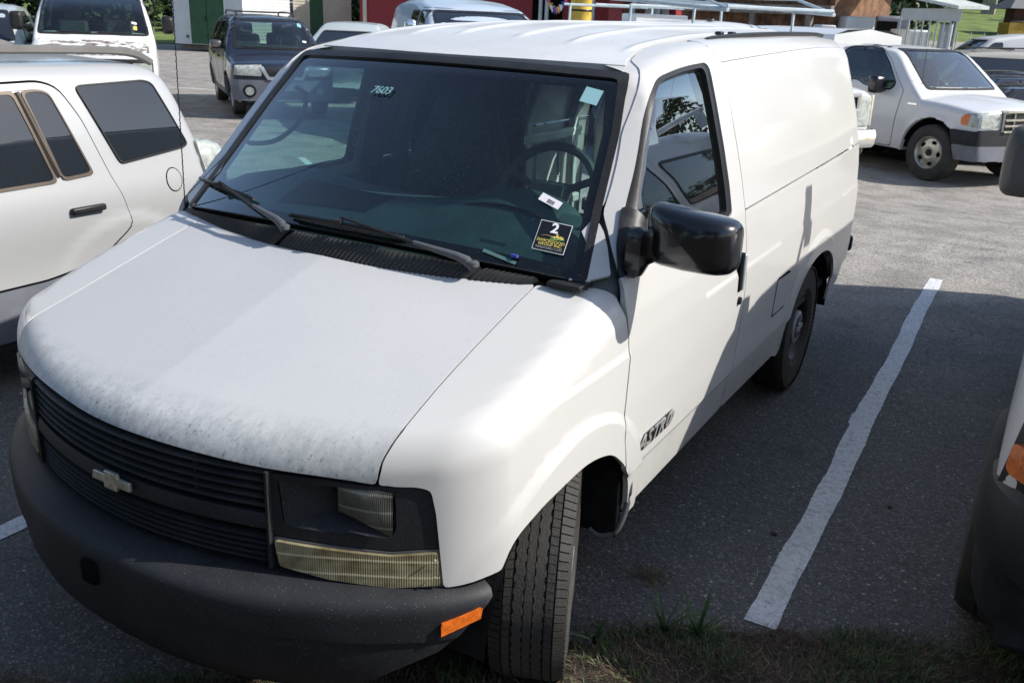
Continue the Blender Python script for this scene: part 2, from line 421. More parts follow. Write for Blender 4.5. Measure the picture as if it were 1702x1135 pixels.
MAT['cream_panel']=simple('white_inner_sheet_metal',(.72,.74,.72),.5)
def lens(name,a,b_,fx=160,fz=60):
    m,t,b=nmat(name); v=coords(t); wv=t.nodes.new('ShaderNodeTexWave'); wv.bands_direction='X'; wv.inputs['Scale'].default_value=fx/6.28; t.links.new(v,wv.inputs[0])
    w2=t.nodes.new('ShaderNodeTexWave'); w2.bands_direction='Z'; w2.inputs['Scale'].default_value=fz/6.28; t.links.new(v,w2.inputs[0])
    w3=t.nodes.new('ShaderNodeTexWave'); w3.bands_direction='Z'; w3.wave_profile='SAW'; w3.inputs['Scale'].default_value=7; w3.inputs['Distortion'].default_value=.6; t.links.new(v,w3.inputs[0])
    c=mix(t,noise(t,v,14,5),a,b_); c=mix(t,math_(t,'MULTIPLY',wv.outputs[1],.28),c,tuple(x*.35 for x in a)); c=mix(t,math_(t,'MULTIPLY',math_(t,'GREATER_THAN',w3.outputs[1],.86),.6),c,tuple(min(1,x*1.9) for x in b_))
    t.links.new(c,b.inputs['Base Color']); b.inputs['Roughness'].default_value=.22; b.inputs['Coat Weight'].default_value=.6; b.inputs['Metallic'].default_value=.2
    bump(t,b,math_(t,'ADD',wv.outputs[1],math_(t,'MULTIPLY',w2.outputs[1],.4)),.5,.002); return m
MAT['signal']=lens('yellowed_signal_lens',(.20,.165,.085),(.46,.42,.27),380,90)
MAT['headlamp']=lens('clouded_headlamp_lens',(.075,.075,.062),(.19,.19,.165),420,10)
MAT['lamp_far']=simple('hazy_headlamp_lens',(.42,.45,.42),.2,0,.25,20,0,60,.6)
def glass(name,tint,rough=.0,extra=None,gl=1.0):
    m=bpy.data.materials.new(name); m.use_nodes=True; t=m.node_tree; t.nodes.clear(); o=t.nodes.new('ShaderNodeOutputMaterial')
    tr=t.nodes.new('ShaderNodeBsdfTransparent'); gs=t.nodes.new('ShaderNodeBsdfGlossy'); gs.inputs['Roughness'].default_value=rough; gs.inputs[0].default_value=(gl,gl,gl,1)
    lw=t.nodes.new('ShaderNodeLayerWeight'); fr=math_(t,'ADD',math_(t,'MULTIPLY',math_(t,'POWER',lw.outputs['Facing'],2.2),.9),.045)
    tr.inputs[0].default_value=(*tint,1)
    v=coords(t); 
    if extra=='band':   # tinted shade band along the top edge of the glass
        s=t.nodes.new('ShaderNodeSeparateXYZ'); t.links.new(v,s.inputs[0]); r=t.nodes.new('ShaderNodeMapRange'); r.inputs[1].default_value=1.60; r.inputs[2].default_value=1.71
        t.links.new(math_(t,'ADD',s.outputs[2],math_(t,'MULTIPLY',math_(t,'MULTIPLY',s.outputs[0],s.outputs[0]),.03)),r.inputs[0]); t.links.new(mix(t,r.outputs[0],tint,(.10,.13,.20)),tr.inputs[0])
    mx=t.nodes.new('ShaderNodeMixShader'); t.links.new(fr,mx.inputs[0]); t.links.new(tr.outputs[0],mx.inputs[1]); t.links.new(gs.outputs[0],mx.inputs[2])
    df=t.nodes.new('ShaderNodeBsdfDiffuse'); df.inputs[0].default_value=(.5,.5,.48,1); m2=t.nodes.new('ShaderNodeMixShader')
    dust=math_(t,'ADD',math_(t,'MULTIPLY',noise(t,v,400,2,.5,.71,.73),.5),math_(t,'MULTIPLY',noise(t,v,3,6,.6,.3,.8),.009)); t.links.new(dust,m2.inputs[0])
    t.links.new(mx.outputs[0],m2.inputs[1]); t.links.new(df.outputs[0],m2.inputs[2]); t.links.new(m2.outputs[0],o.inputs[0]); return m
MAT['windshield']=glass('tinted_windshield_glass',(.56,.80,.77),0,'band')
MAT['side_glass']=glass('tinted_side_glass',(.60,.80,.76))
def dglass(name,col,rough=.03,metal=0):
    m,t,b=nmat(name); v=coords(t); t.links.new(mix(t,noise(t,v,1.5,3),tuple(c*.8 for c in col),col),b.inputs['Base Color']); b.inputs['Roughness'].default_value=rough
    b.inputs['IOR'].default_value=1.6; b.inputs['Coat Weight'].default_value=1; b.inputs['Coat Roughness'].default_value=.01; b.inputs['Metallic'].default_value=metal; return m
MAT['rear_glass']=glass('clear_rear_glass',(.85,.92,.90))
MAT['dark_glass']=dglass('dark_privacy_glass',(.012,.014,.017))
MAT['far_glass']=glass('far_car_glass',(.42,.55,.50))
def flat(name,col,rough=.6): return simple(name,col,rough,var=.04)
MAT['ink_black']=flat('sticker_black',(.008,.008,.010),.35); MAT['ink_white']=flat('sticker_white',(.78,.78,.80)); MAT['ink_yellow']=flat('sticker_gold',(.62,.50,.12)); MAT['ink_green']=flat('sticker_green',(.16,.45,.12)); MAT['ink_blue']=flat('sticker_pale_blue',(.26,.48,.52)); MAT['ink_teal']=flat('dull_teal_plate',(.08,.17,.17)); MAT['ink_red']=flat('sticker_red',(.5,.06,.08))
# asphalt
def asphalt():
    m,t,b=nmat('worn_asphalt'); v=coords(t); big=noise(t,v,.35,6,.6,.3,.7)
    c=mix(t,big,(.100,.096,.092),(.135,.129,.122)); sy=t.nodes.new('ShaderNodeSeparateXYZ'); t.links.new(v,sy.inputs[0]); ry=t.nodes.new('ShaderNodeMapRange'); ry.inputs[1].default_value=4.6; ry.inputs[2].default_value=7.2; t.links.new(math_(t,'ADD',sy.outputs[1],math_(t,'MULTIPLY',noise(t,v,.8,5),.8)),ry.inputs[0]); c=mix(t,ry.outputs[0],c,mix(t,big,(.362,.334,.300),(.425,.396,.357))); c=mix(t,noise(t,v,2.2,5,.6,.42,.62),c,mix(t,.5,c,(.115,.11,.107)))  # drive lane bleached paler, with extra sunlit brightness put into its colour
    vo=t.nodes.new('ShaderNodeTexVoronoi'); vo.inputs['Scale'].default_value=95; t.links.new(v,vo.inputs['Vector'])
    sp=t.nodes.new('ShaderNodeSeparateColor'); t.links.new(vo.outputs['Color'],sp.inputs[0])
    c=mix(t,math_(t,'MULTIPLY',math_(t,'GREATER_THAN',sp.outputs[0],.80),math_(t,'LESS_THAN',vo.outputs['Distance'],.42)),c,(.25,.24,.23))
    c=mix(t,math_(t,'MULTIPLY',math_(t,'LESS_THAN',sp.outputs[0],.38),.55),c,(.055,.052,.052))
    v2=t.nodes.new('ShaderNodeTexVoronoi'); v2.inputs['Scale'].default_value=42; t.links.new(v,v2.inputs['Vector']); s2=t.nodes.new('ShaderNodeSeparateColor'); t.links.new(v2.outputs['Color'],s2.inputs[0])
    c=mix(t,math_(t,'MULTIPLY',math_(t,'GREATER_THAN',s2.outputs[1],.955),math_(t,'LESS_THAN',v2.outputs['Distance'],.28)),c,(.36,.35,.33))
    # hairline cracks
    vc=t.nodes.new('ShaderNodeTexVoronoi'); vc.feature='DISTANCE_TO_EDGE'; vc.inputs['Scale'].default_value=.42
    nz=t.nodes.new('ShaderNodeTexNoise'); nz.inputs['Scale'].default_value=2.5; nz.inputs['Detail'].default_value=6; t.links.new(v,nz.inputs['Vector'])
    wv=t.nodes.new('ShaderNodeVectorMath'); wv.operation='MULTIPLY_ADD'; t.links.new(nz.outputs['Color'],wv.inputs[0]); wv.inputs[1].default_value=(.7,.7,.7); t.links.new(v,wv.inputs[2]); t.links.new(wv.outputs[0],vc.inputs['Vector'])
    c=mix(t,math_(t,'MULTIPLY',math_(t,'LESS_THAN',vc.outputs['Distance'],.0028),.42),c,(.03,.03,.03))
    c=mix(t,math_(t,'MULTIPLY',noise(t,v,1.1,4,.6,.60,.72),.5),c,(.04,.038,.036)); c=mix(t,math_(t,'MULTIPLY',noise(t,v,7,3,.5,.70,.73),.6),c,(.03,.028,.027)); c=mix(t,math_(t,'MULTIPLY',noise(t,v,.6,5,.65,.55,.70),.25),c,(.26,.25,.235))
    t.links.new(c,b.inputs['Base Color']); b.inputs['Roughness'].default_value=.82
    bump(t,b,math_(t,'ADD',vo.outputs['Distance'],noise(t,v,60,4)),.55,.006); return m
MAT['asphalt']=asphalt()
def linepaint():
    m,t,b=nmat('worn_line_paint'); v=coords(t); c=mix(t,noise(t,v,5,6,.6),(.64,.65,.66),(.74,.74,.74)); c=mix(t,math_(t,'MULTIPLY',noise(t,v,30,8,.75,.50,.66),.6),c,(.2,.19,.18))
    c=mix(t,math_(t,'MULTIPLY',noise(t,v,160,3,.6,.62,.68),.8),c,(.07,.07,.07))
    vc=t.nodes.new('ShaderNodeTexVoronoi'); vc.feature='DISTANCE_TO_EDGE'; vc.inputs['Scale'].default_value=26; t.links.new(v,vc.inputs['Vector'])
    c=mix(t,math_(t,'MULTIPLY',math_(t,'LESS_THAN',vc.outputs['Distance'],.018),.45),c,(.2,.19,.18))
    t.links.new(c,b.inputs['Base Color']); b.inputs['Roughness'].default_value=.7; bump(t,b,noise(t,v,120,4),.3,.003); return m
MAT['line']=linepaint()
MAT['soil']=simple('dry_thatch_soil',(.045,.033,.023),.95,0,.45,30,.6,90)
MAT['lawn']=simple('mown_grass',(.12,.17,.035),.95,0,.35,1.2,.4,30)
MAT['straw']=simple('dry_straw',(.21,.155,.09),.8,0,.35,40); MAT['straw2']=simple('dark_dry_thatch',(.085,.06,.036),.85,0,.35,40)
MAT['blade']=simple('green_grass_blade',(.055,.11,.025),.6,0,.35,30); MAT['clover']=simple('clover_green',(.035,.075,.02),.6,0,.3,30)
MAT['leaf']=simple('leaf_green',(.045,.075,.022),.6,0,.4,3); MAT['leaf_dark']=simple('dark_leaf_green',(.018,.032,.014),.65,0,.4,3); MAT['bark']=simple('bark',(.06,.045,.035),.9,0,.3,12,.5,40)
def siding(name,col,step=.12):
    return simple(name,col,.6,0,.06,2)
MAT['cream']=siding('cream_siding',(.62,.56,.45)); MAT['white_siding']=siding('white_siding',(.60,.62,.62)); MAT['green_door']=simple('green_door_paint',(.022,.085,.035),.55)
MAT['red_siding']=simple('red_siding',(.30,.025,.03),.6); MAT['red_door']=simple('pinkish_red_door',(.55,.10,.12),.6); MAT['wood']=simple('weathered_wood',(.17,.085,.045),.8,0,.45,4,.4,30); MAT['wood_grey']=simple('grey_wood_beam',(.24,.20,.17),.8,0,.3,5)
MAT['brick']=simple('dark_brick',(.085,.035,.03),.85,0,.2,20); MAT['yellow_wall']=simple('yellow_wall_paint',(.52,.30,.05),.6); MAT['shingle']=simple('grey_shingle_roof',(.16,.16,.165),.8,0,.15,8); MAT['metal_roof']=simple('white_metal_roof',(.62,.66,.62),.4)
MAT['drum']=simple('yellow_drum_paint',(.62,.42,.06),.45); MAT['concrete']=simple('pale_concrete',(.32,.30,.27),.8,0,.2,4); MAT['galv']=simple('galvanised_steel',(.42,.47,.50),.4,.4,.1,12); MAT['rack_paint']=simple('pale_blue_white_rack_paint',(.50,.58,.62),.4)
MAT['blueflag']=simple('pennant_blue',(.04,.08,.4)); MAT['pinkflag']=simple('pennant_pink',(.6,.1,.25)); MAT['yellowflag']=simple('pennant_yellow',(.6,.45,.1))
# ------------------------------------------------------------------ wheels
def wheel(parent,x,y,r=.345,wd=.22,side=1,steer=0,style='steel',rimr=.19,detail=False,cap='dark_metal',z=None,rim='dark_metal'):
    """x = outer face; side=+1 outer face towards +x"""
    w=bpy.data.objects.new('wheel',None); link(w,parent); w.location=(x-side*wd/2,y,r if z is None else z); w.rotation_euler=(0,0,steer)
    g=G(); h=wd/2; s=side
    prof=[(-h*.80,rimr),(-h*.98,rimr+.03),(-h,r*.80),(-h*.93,r*.93),(-h*.72,r-.006)]
    if not detail: prof+=[(-h*.4,r),(-h*.36,r-.008),(-h*.3,r),(h*.3,r),(h*.36,r-.008),(h*.4,r)]
    else: prof+=[(-h*.70,r-.009),(h*.70,r-.009)]
    prof+=[(h*.72,r-.006),(h*.93,r*.93),(h,r*.80),(h*.98,rimr+.03),(h*.80,rimr)]
    g.lathe([(p*s,q) for p,q in prof],64 if detail else 40)
    if detail:
        # tread: shoulder blocks with lateral grooves, three zig-zag ribs
        N=90
        for i in range(N):
            q=2*math.pi*i/N; dq=2*math.pi/N
            for s2 in (-1,1):
                for (a0,a1,c0,c1,ph) in ((.68,.995,.05,.90,0),(.44,.635,.04,.95,.35)):
                    V=[]
                    for hh,rr in ((0,r-.010),(1,r)):
                        for (xx,qq) in ((a0,c0),(a1,c0+.10),(a1,c1+.10),(a0,c1)):
                            k=rr-(.012 if xx>.9 else 0); V.append((s2*xx*h,k*math.cos(q+dq*(qq+ph)),k*math.sin(q+dq*(qq+ph))))
                    g.add(V,[(4,5,6,7),(0,1,5,4),(1,2,6,5),(2,3,7,6),(3,0,4,7)] if s2<0 else [(7,6,5,4),(4,5,1,0),(5,6,2,1),(6,7,3,2),(7,4,0,3)])
                # fine sipe lips across shoulder blocks
        for (x0,x1,zz) in ((-.385,-.13,.018),(.13,.385,.018),(-.10,.10,.006)):
            rows=[]
            K=N*4
            for i in range(K+1):
                q=2*math.pi*i/K; o=zz*(1 if (i//3)%2 else -1)
                c,s_=math.cos(q),math.sin(q)
                rows.append([((x0+o)*h,(r-.009)*c,(r-.009)*s_),((x0+o)*h,r*c,r*s_),((x1+o)*h,r*c,r*s_),((x1+o)*h,(r-.009)*c,(r-.009)*s_)])
            g.grid(rows)
    g.out('tyre',MAT['rubber'],w,ang=30)
    g=G(); o=h*.55
    if style=='steel':
        pr=[(h*.80,rimr+.004),(h*.86,rimr-.004),(h*.80,rimr-.014),(h*.35,rimr-.03),(h*.28,rimr*.72),(h*.50,rimr*.55),(h*.52,rimr*.40),(h*.35,.0)]
        g.lathe([(p*s,q) for p,q in pr],40); g.out('rim',MAT[rim],w,ang=40)
        for i in range(8):
            q=2*math.pi*(i+.5)/8; m=Matrix.Rotation(q,4,'X'); b=G().box((s*h*.34,0,rimr*.72),(.03,.035,.022)); b.xf(m); b.out('vent_slot',MAT['black'],w)
    elif style=='five':
        pr=[(h*.86,rimr+.01),(h*.93,rimr),(h*.84,rimr-.016),(h*.55,rimr-.028),(h*.62,rimr*.66),(h*.80,rimr*.45),(h*.78,rimr*.30),(h*.6,.0)]
        g.lathe([(p*s,q) for p,q in pr],40); g.out('rim',MAT[rim],w,ang=40)
        for i in range(5):
            q=2*math.pi*(i+.3)/5; b=G()
            b.lathe([(0,.0),(0,.026),(-.02*s,.026)],12); 
            b.xf(Matrix.Rotation(q,4,'X')@Matrix.Translation((s*h*.74,0,rimr*.70))@Matrix.Diagonal((1,1.35,1,1))); b.out('vent_hole',MAT['black'],w)
    elif style=='alloy':
        g=G(); g.lathe([(p*s,q) for p,q in [(h*.86,rimr+.01),(h*.92,rimr),(h*.70,rimr-.015),(h*.1,rimr-.03),(h*.05,0)]],36)
        g.out('rim',MAT[rim],w,ang=40)
        for i in range(5):
            q=2*math.pi*i/5; b=G().box((s*h*.62,0,rimr*.52),(.03,.06,rimr*.95),taper=.6); b.xf(Matrix.Rotation(q,4,'X')); b.out('spoke',MAT['steel'],w,bevel=.006)
    hub=G().lathe([(s*h*.35,.095 if cap=='van' else .055),(s*h*.80,.090 if cap=='van' else .05),(s*h*.86,.078 if cap=='van' else .042),(s*h*.84,.070 if cap=='van' else .035),(s*h*.86,0)],32)
    hc=hub.out('hub_cap',MAT['galv'] if cap=='van' else MAT['dark_metal'],w,ang=30)
    if cap=='van':
        d=G().lathe([(s*h*.865,.068),(s*h*.885,.06),(s*h*.89,0)],32); d.out('cap_centre',MAT['mirror_black'],hc)
        bw=bowtie(.022,.006); bw.xf(Matrix.Translation((s*h*.89,0,0))@Matrix.Rotation(R(90*s),4,'Z')); bw.out('emblem',MAT['steel'],hc)
    # brake drum behind
    G().lathe([(-s*h*.9,.12),(-s*h*.1,.14),(-s*h*.1,0)],24).out('brake_drum',MAT['rust'],w)
    return w
def bowtie(hh,t):
    a=hh; p=[(-2.9*a,-.45*a),(-1.05*a,-.45*a),(-.95*a,-1*a),(1.0*a,-1*a),(1.1*a,-.45*a),(2.9*a,-.45*a),(2.75*a,.55*a),(1.0*a,.55*a),(.9*a,1*a),(-1.1*a,1*a),(-1.0*a,.55*a),(-2.75*a,.55*a)]
    p=[(x+.18*z,z) for x,z in p]
    return G().prism(p,0,-t,'y')
# ------------------------------------------------------------------ the white cargo van in the middle
SIDE=[(.20,.930),(.35,.955),(.520,.970),(.545,.983),(.65,.986),(.80,.986),(.957,.981),(.980,.9705),(1.08,.9635),(1.2,.948),(1.32,.920),(1.45,.883),(1.60,.836),(1.75,.786),(1.95,.71)]
WY=(.90,3.69)
def van_side(y,z):
    x=ltab(z-.05*np.clip((y-1.0)/3.8,0,1)*sstep(.65,.9,z),SIDE)
    x=x-.02*np.clip((1.3-y)/1.0,0,1)**2-.07*np.clip((.80-y)/.5,0,1)**2-.03*np.clip((y-3.6)/1.2,0,1.2)**2
    for wy,a,b in ((.86,.50,.475),(3.69,.60,.52)):
        r=np.hypot((y-wy)/a,(z-.36)/b); x=x+.012*np.clip((1.04-r)/.07,0,1)*sstep(.97,.9,z)
    return x
def van_hood(x,y):
    z=stab(y,[(.05,.90),(.2,.945),(.5,1.04),(.8,1.132),(1.05,1.202),(1.3,1.245)])
    # shallow centre ridge: the two halves meet at a crease
    return z-.012-.018*(x/.8)**2-.036*np.abs(x)+.009
def van_rooft(x,y):
    z=stab(y,[(1.3,1.72),(1.6,1.785),(1.9,1.84),(2.3,1.875),(3.2,1.893),(4.4,1.892),(4.85,1.875)])-.045*(x/.75)**2
    for c in (.13,.36,.58): z=z+.009*np.exp(-((np.abs(x)-c)/.017)**2)*sstep(1.80,1.95,y)*sstep(4.6,4.5,y)
    return z
def van_cabin(P):
    x=np.abs(P[:,0]); y=P[:,1]; z=P[:,2]
    ws=((z-1.187)-(y-(1.10-.17*(1-(x/.82)**2))))*.70
    rear=y-(4.83-.06*np.clip((z-1.1)/.8,0,1)-.05*x**2)
    return np.maximum(smax(smax(smax(x-van_side(y,z),z-van_rooft(P[:,0],y),.085),ws,.030),rear,.06),.27-z)
def van_front(P):
    x=np.abs(P[:,0]); y=P[:,1]; z=P[:,2]
    hood=(z-van_hood(P[:,0],y))*.94
    return np.maximum(np.maximum(smax(smax(x-van_side(y,z),hood,.085),(.085+.40*x**2)-y,.075),y-3),.27-z)
def van_f(P): return np.minimum(van_front(P),van_cabin(P))
FE=[]
for wy,a,b in ((.86,.50,.475),(3.69,.60,.52)):
    for q in (1.047,1.036,.974,.962): FE.append([(.99,wy-a*q*math.cos(t),.36+b*q*math.sin(t)) for t in np.linspace(-.3,math.pi+.3,90)])
for z0_,sh in ((.955,1),(.982,1),(.518,0),(.547,0)): FE.append([(float(van_side(np.array([y]),np.array([z0_]))[0]),y,z0_+sh*.05*min(1,max(0,(y-1)/3.8))) for y in np.linspace(.2,4.8,260)])
VAN=thing('cargo_van','white cargo van with weathered hood, dark grey bumper and number 2 sticker in its windshield','van')
CS=Cyl('y',.25,.95); CF=Cyl('y',.25,.60); CH=Cyl('x',1.3,.35,.9)
wh=MAT['white']
# hood
hs=[(.702,1.05,1.157),(.703,.947,1.131),(.705,.829,1.096),(.706,.719,1.063),(.708,.612,1.03),(.711,.53,1.004),(.716,.457,.981),(.721,.387,.958),(.723,.343,.939),(.720,.318,.917),(.715,.301,.894),(.712,.289,.86),(.709,.286,.834)]
HZ=lambda x: float(stab(x,[(-.72,.870),(-.5,.880),(-.28,.884),(-.1,.877),(.1,.872),(.25,.866),(.45,.853),(.6,.845),(.71,.834)]))
def snap(P,mp,f):
    O,D,tm=mp.ray(mp.uv(np.array(P,float))); return [tuple(map(float,q)) for q in march(f,O,D,tm,200)]
hs=snap(hs,CH,van_front)
hoodL=[(x,y,z) for x,y,z in hs]; hoodLm=[(-x,y,z) for x,y,z in hs[:-1][::-1]]; hoodLm=[(-.705,.281,.872)]+[p for p in hoodLm if p[2]>.875]
rear=[(x,.905+.285*x*x,1.165) for x in np.linspace(-.713,.713,22)][1:-1]
frnt=[(x,.09+.40*x*x,HZ(x)) for x in np.linspace(.705,-.705,24)][1:-1]
panel('hood',van_front,fil(hoodL+frnt+hoodLm+rear,.012,2),CH,MAT['hood'],VAN,h=.022,flange=.02)
cowlz=lambda x:1.228-.065*x*x
ARCHF=crom([(.490,.570),(.525,.645),(.60,.683),(.694,.708),(.869,.722),(1.026,.690),(1.114,.635),(1.165,.590)],3)
ARCHD=crom([(1.172,.585),(1.235,.506),(1.268,.400),(1.262,.375)],3)
DSEAM=[(1.168,.60),(1.133,.706),(1.150,.852),(1.168,1.016),(1.140,1.136),(1.150,1.19)]
for sgn in (False,True):
    k=-1 if sgn else 1
    # fender
    o=snap([(a+.0065,b+(.002 if b<.3 else 0),c) for a,b,c in hs],CF,van_front)
    o+=[(.735,.298,.836),(.76,.31,.835),(.81,.337,.838),(.832,.355,.826),(.842,.362,.76),(.850,.368,.65),(.856,.374,.545),(.88,.40,.550),(.93,.45,.563)]
    o+=[(.99,y,z) for y,z in ARCHF]+[(.98,y-.004,z) for y,z in DSEAM[1:]]
    o+=[(.90,1.12,1.20),(.84,1.09,1.172),(.79,1.065,1.166)]
    panel('fender',van_front,fil(o,.012,2),CF,wh,VAN,h=.020,mirror=sgn,flange=.016,feats=FE)
    # windshield pillar foot
    panel('pillar_cover',van_cabin,fil([(.845,1.098,1.185),(.822,1.182,1.27),(.806,1.245,1.345),(.837,1.226,1.309),(.864,1.200,1.271),(.903,1.150,1.203)],.006,2),CS,wh,VAN,h=.025,mirror=sgn)
    # door
    d=[(.98,y+.004,z) for y,z in DSEAM[:-1]]+[(.92,1.158,1.195),(.868,1.206,1.271),(.841,1.234,1.309),(.806,1.262,1.350),(.76,1.47,1.575),(.705,1.68,1.742),(.64,1.757,1.768),(.617,1.886,1.795),(.616,2.05,1.818),(.654,2.322,1.838)]
    d+=[(.78,2.325,1.758),(.86,2.310,1.516),(.94,2.312,1.217),(.959,2.335,1.06),(.988,2.325,.849),(.99,2.30,.677),(.975,2.285,.55),(.95,2.27,.39),(.95,1.275,.375)]
    d+=[(.98,y,z) for y,z in ARCHD[::-1][1:]]
    win=[(.93,1.155,1.198),(.872,1.285,1.36),(.83,1.42,1.49),(.79,1.56,1.655),(.77,1.70,1.738),(.765,1.93,1.758),(.768,2.17,1.768),(.86,2.165,1.52),(.94,2.155,1.225)]
    wf=fil(win,[.01,.1,.1,.10,.06,.1,.035,.2,.03],5)
    door=panel('door',van_cabin,fil(d,[.02]*len(d),2),CS,wh,VAN,h=.021 if k>0 else .04,holes=[wf],mirror=sgn,flange=.018,feats=FE)
    panel('windshield_pillar',van_cabin,[(.86,1.10,1.18),(.90,1.14,1.22),(.88,1.2,1.38),(.84,1.4,1.5),(.80,1.55,1.66),(.74,1.75,1.76),(.60,1.80,1.80),(.60,1.66,1.772),(.692,1.63,1.738),(.748,1.45,1.572),(.797,1.262,1.37),(.862,1.09,1.195)],CS,wh,VAN,h=.03,off=-.004,mirror=sgn,flange=0)
    gl=[(.925,1.285,1.222),(.862,1.325,1.37),(.82,1.46,1.50),(.79,1.60,1.645),(.77,1.72,1.712),(.765,1.93,1.732),(.768,2.13,1.740),(.86,2.125,1.52),(.94,2.115,1.243)]
    gf=fil(gl,[.02,.1,.1,.09,.05,.1,.03,.2,.03],5)
    panel('window_seal',van_cabin,wf,CS,MAT['trim'],door,h=.025,holes=[gf],off=-.006,mirror=sgn,flange=.02)
    gl2=fil([(p[0],p[1]+dy,p[2]+dz) for p,(dy,dz) in zip(gl,[(-.01,-.012)]+[(-.012,.01)]*4+[(0,.012),(.012,.012),(.012,0),(.012,-.012)])],.03,3)
    panel('window',van_cabin,gl2,CS,MAT['side_glass'],door,h=.05,off=-.020,mirror=sgn,flange=0)
    panel('door_trim',van_cabin,[(.95,1.25,.5),(.95,2.25,.5),(.95,2.25,1.18),(.95,1.25,1.18)],Flat('x'),MAT['interior'],door,h=.08,off=-.07,mirror=sgn,flange=.02)
    panel('pillar_trim',van_cabin,[(.93,1.06,1.08),(.93,1.36,1.10),(.92,1.36,1.24),(.85,1.33,1.40),(.79,1.27,1.39),(.835,1.08,1.19)],CS,MAT['interior'],door,h=.04,off=-.030,mirror=sgn,flange=0)
    g=G().box((k*.978,2.245,.985),(.02,.045,.155)); g.out('handle_pocket',MAT['black'],door,bevel=.004)
    g=G().box((k*.986,2.262,.985),(.018,.022,.15)); g.out('handle',MAT['galv'],door,bevel=.006)
    G().lathe([(.0,.017),(k*.010,.015),(k*.011,0)],16,(k*.985,2.25,.868)).out('lock',MAT['dark_metal'],door)
    # cargo side: roof strip, upper, lower
    y0=2.335
    zs=lambda y,a,b: a+(b-a)*(y-y0)/2.4
    up=[(.766,y0-.012,1.752),(.757,3.4,1.785),(.74,4.62,1.795),(.66,4.70,1.83),(.62,4.66,1.862),(.622,3.4,1.862),(.625,y0,1.842)]
    panel('roof_side_rail',van_cabin,fil(up,.01,2),CS,wh,VAN,h=.03,mirror=sgn)
    mid=[(.767,y0-.012,1.7485),(.86,y0-.018,1.516),(.94,y0-.018,1.222),(.93,3.5,1.243),(.91,4.70,1.262),(.87,4.72,1.5),(.742,4.69,1.790),(.7405,4.60,1.7915),(.7575,3.4,1.7815)]
    panel('upper_side_panel',van_cabin,fil(mid,.008,2),CS,wh,VAN,h=.04,mirror=sgn)
    arR=[(.98,3.69-.53*math.cos(a)*(1 if a<math.pi/2 else .97),.38+.405*max(0,math.sin(a))**.75) for a in np.linspace(0,math.pi,22)]
    low=[(.94,y0-.018,1.215),(.959,y0+.006,1.06),(.988,y0-.003,.849),(.99,y0-.028,.677),(.975,y0-.043,.55),(.95,y0-.058,.39),(.95,3.1,.38)]+arR+[(.95,4.3,.40),(.94,4.60,.42),(.94,4.71,.55),(.94,4.73,.9),(.92,4.715,1.255),(.93,3.5,1.236)]
    panel('lower_side_panel',van_cabin,fil(low,[.01]*7+[0]*22+[.03]*6,2),CS,wh,VAN,h=.024 if k>0 else .05,mirror=sgn,feats=FE)
    if k==1:   # fuel filler flap
        panel('fuel_flap',van_cabin,fil([(.98,2.835,.655),(.98,2.86,.815),(.98,3.04,.815),(.98,3.04,.655)],.012,3),CS,wh,VAN,h=.03,off=.0025,flange=.006)
        panel('fuel_flap_gap',van_cabin,fil([(.98,2.826,.645),(.98,2.852,.825),(.98,3.049,.825),(.98,3.049,.645)],.012,3),CS,MAT['black'],VAN,h=.03,off=.001,flange=0,holes=[fil([(.98,2.835,.655),(.98,2.86,.815),(.98,3.04,.815),(.98,3.04,.655)],.012,3)])
        G().tube([van for van in [(.992,2.90,.823),(.992,3.05,.818)]],.004,6).out('fuel_flap_hinge',MAT['black'],VAN)
    # rain gutter rail
    g=G(); pts=[(k*.655,y,z) for y,z in ((2.48,1.846),(2.6,1.855),(3.0,1.866),(3.5,1.873),(4.0,1.875),(4.35,1.873),(4.5,1.866))]; g.tube(crom(pts,4),.0105,6); g.out('rain_gutter',MAT['trim'],VAN)
    if k>0:
        for x_,y in ((.605,2.79),(.625,2.90)): G().box((x_,y,1.868),(.030,.045,.022)).out('roof_clip',MAT['trim'],VAN,bevel=.006)
    G().box((k*.945,4.80,.62),(.04,.06,.10)).out('rear_bumper_end',MAT['bumper'],VAN,bevel=.02)
    # wheel housings
    for wy,a,b in ((.86,.45,.40),(3.69,.56,.44)):
        g=G(); rows=[]
        for i in range(19):
            q=math.pi*i/18; rows.append([(k*xx,wy-a*math.cos(q),.34+b*math.sin(q)) for xx in (.46,.70,.90,.955)])
        g.grid(rows,flip=(k<0)); 
        n=len(g.V); cV=[(k*.46,wy-a*math.cos(math.pi*i/18),.34+b*math.sin(math.pi*i/18)) for i in range(19)]
        g.add(cV,[tuple(range(19))]); g.out('wheel_housing',MAT['under'],VAN,ang=60)
    # splash guard plate and its pale lip behind the front wheel
    g=G().box((k*.76,1.262,.45),(.38,.03,.36)); g.out('splash_guard',MAT['under'],VAN,bevel=.01)
    lip=crom([(k*.966,1.262,.62),(k*.972,1.274,.50),(k*.968,1.272,.38),(k*.945,1.255,.295),(k*.895,1.24,.268),(k*.855,1.235,.285)],4)
    G().tube(lip,.011,6,sx=.6).out('splash_guard_lip',MAT['interior'],VAN,ang=60)
roofo=[(x,1.545+.16*x*x/.49,1.77) for x in np.linspace(-.66,.66,16)]
ro=roofo+[(.632,1.757,1.77),(.609,1.886,1.8),(.608,2.05,1.82),(.618,2.5,1.85),(.614,3.4,1.862),(.612,4.66,1.862)]+[(x,4.74,1.87) for x in (.3,0,-.3)]+[(-.612,4.66,1.862),(-.614,3.4,1.862),(-.618,2.5,1.85),(-.608,2.05,1.82),(-.609,1.886,1.8),(-.632,1.757,1.77)]
panel('roof',van_cabin,ro,Flat('z'),MAT['roof'],VAN,h=.017,flange=.02,nsteps=50)
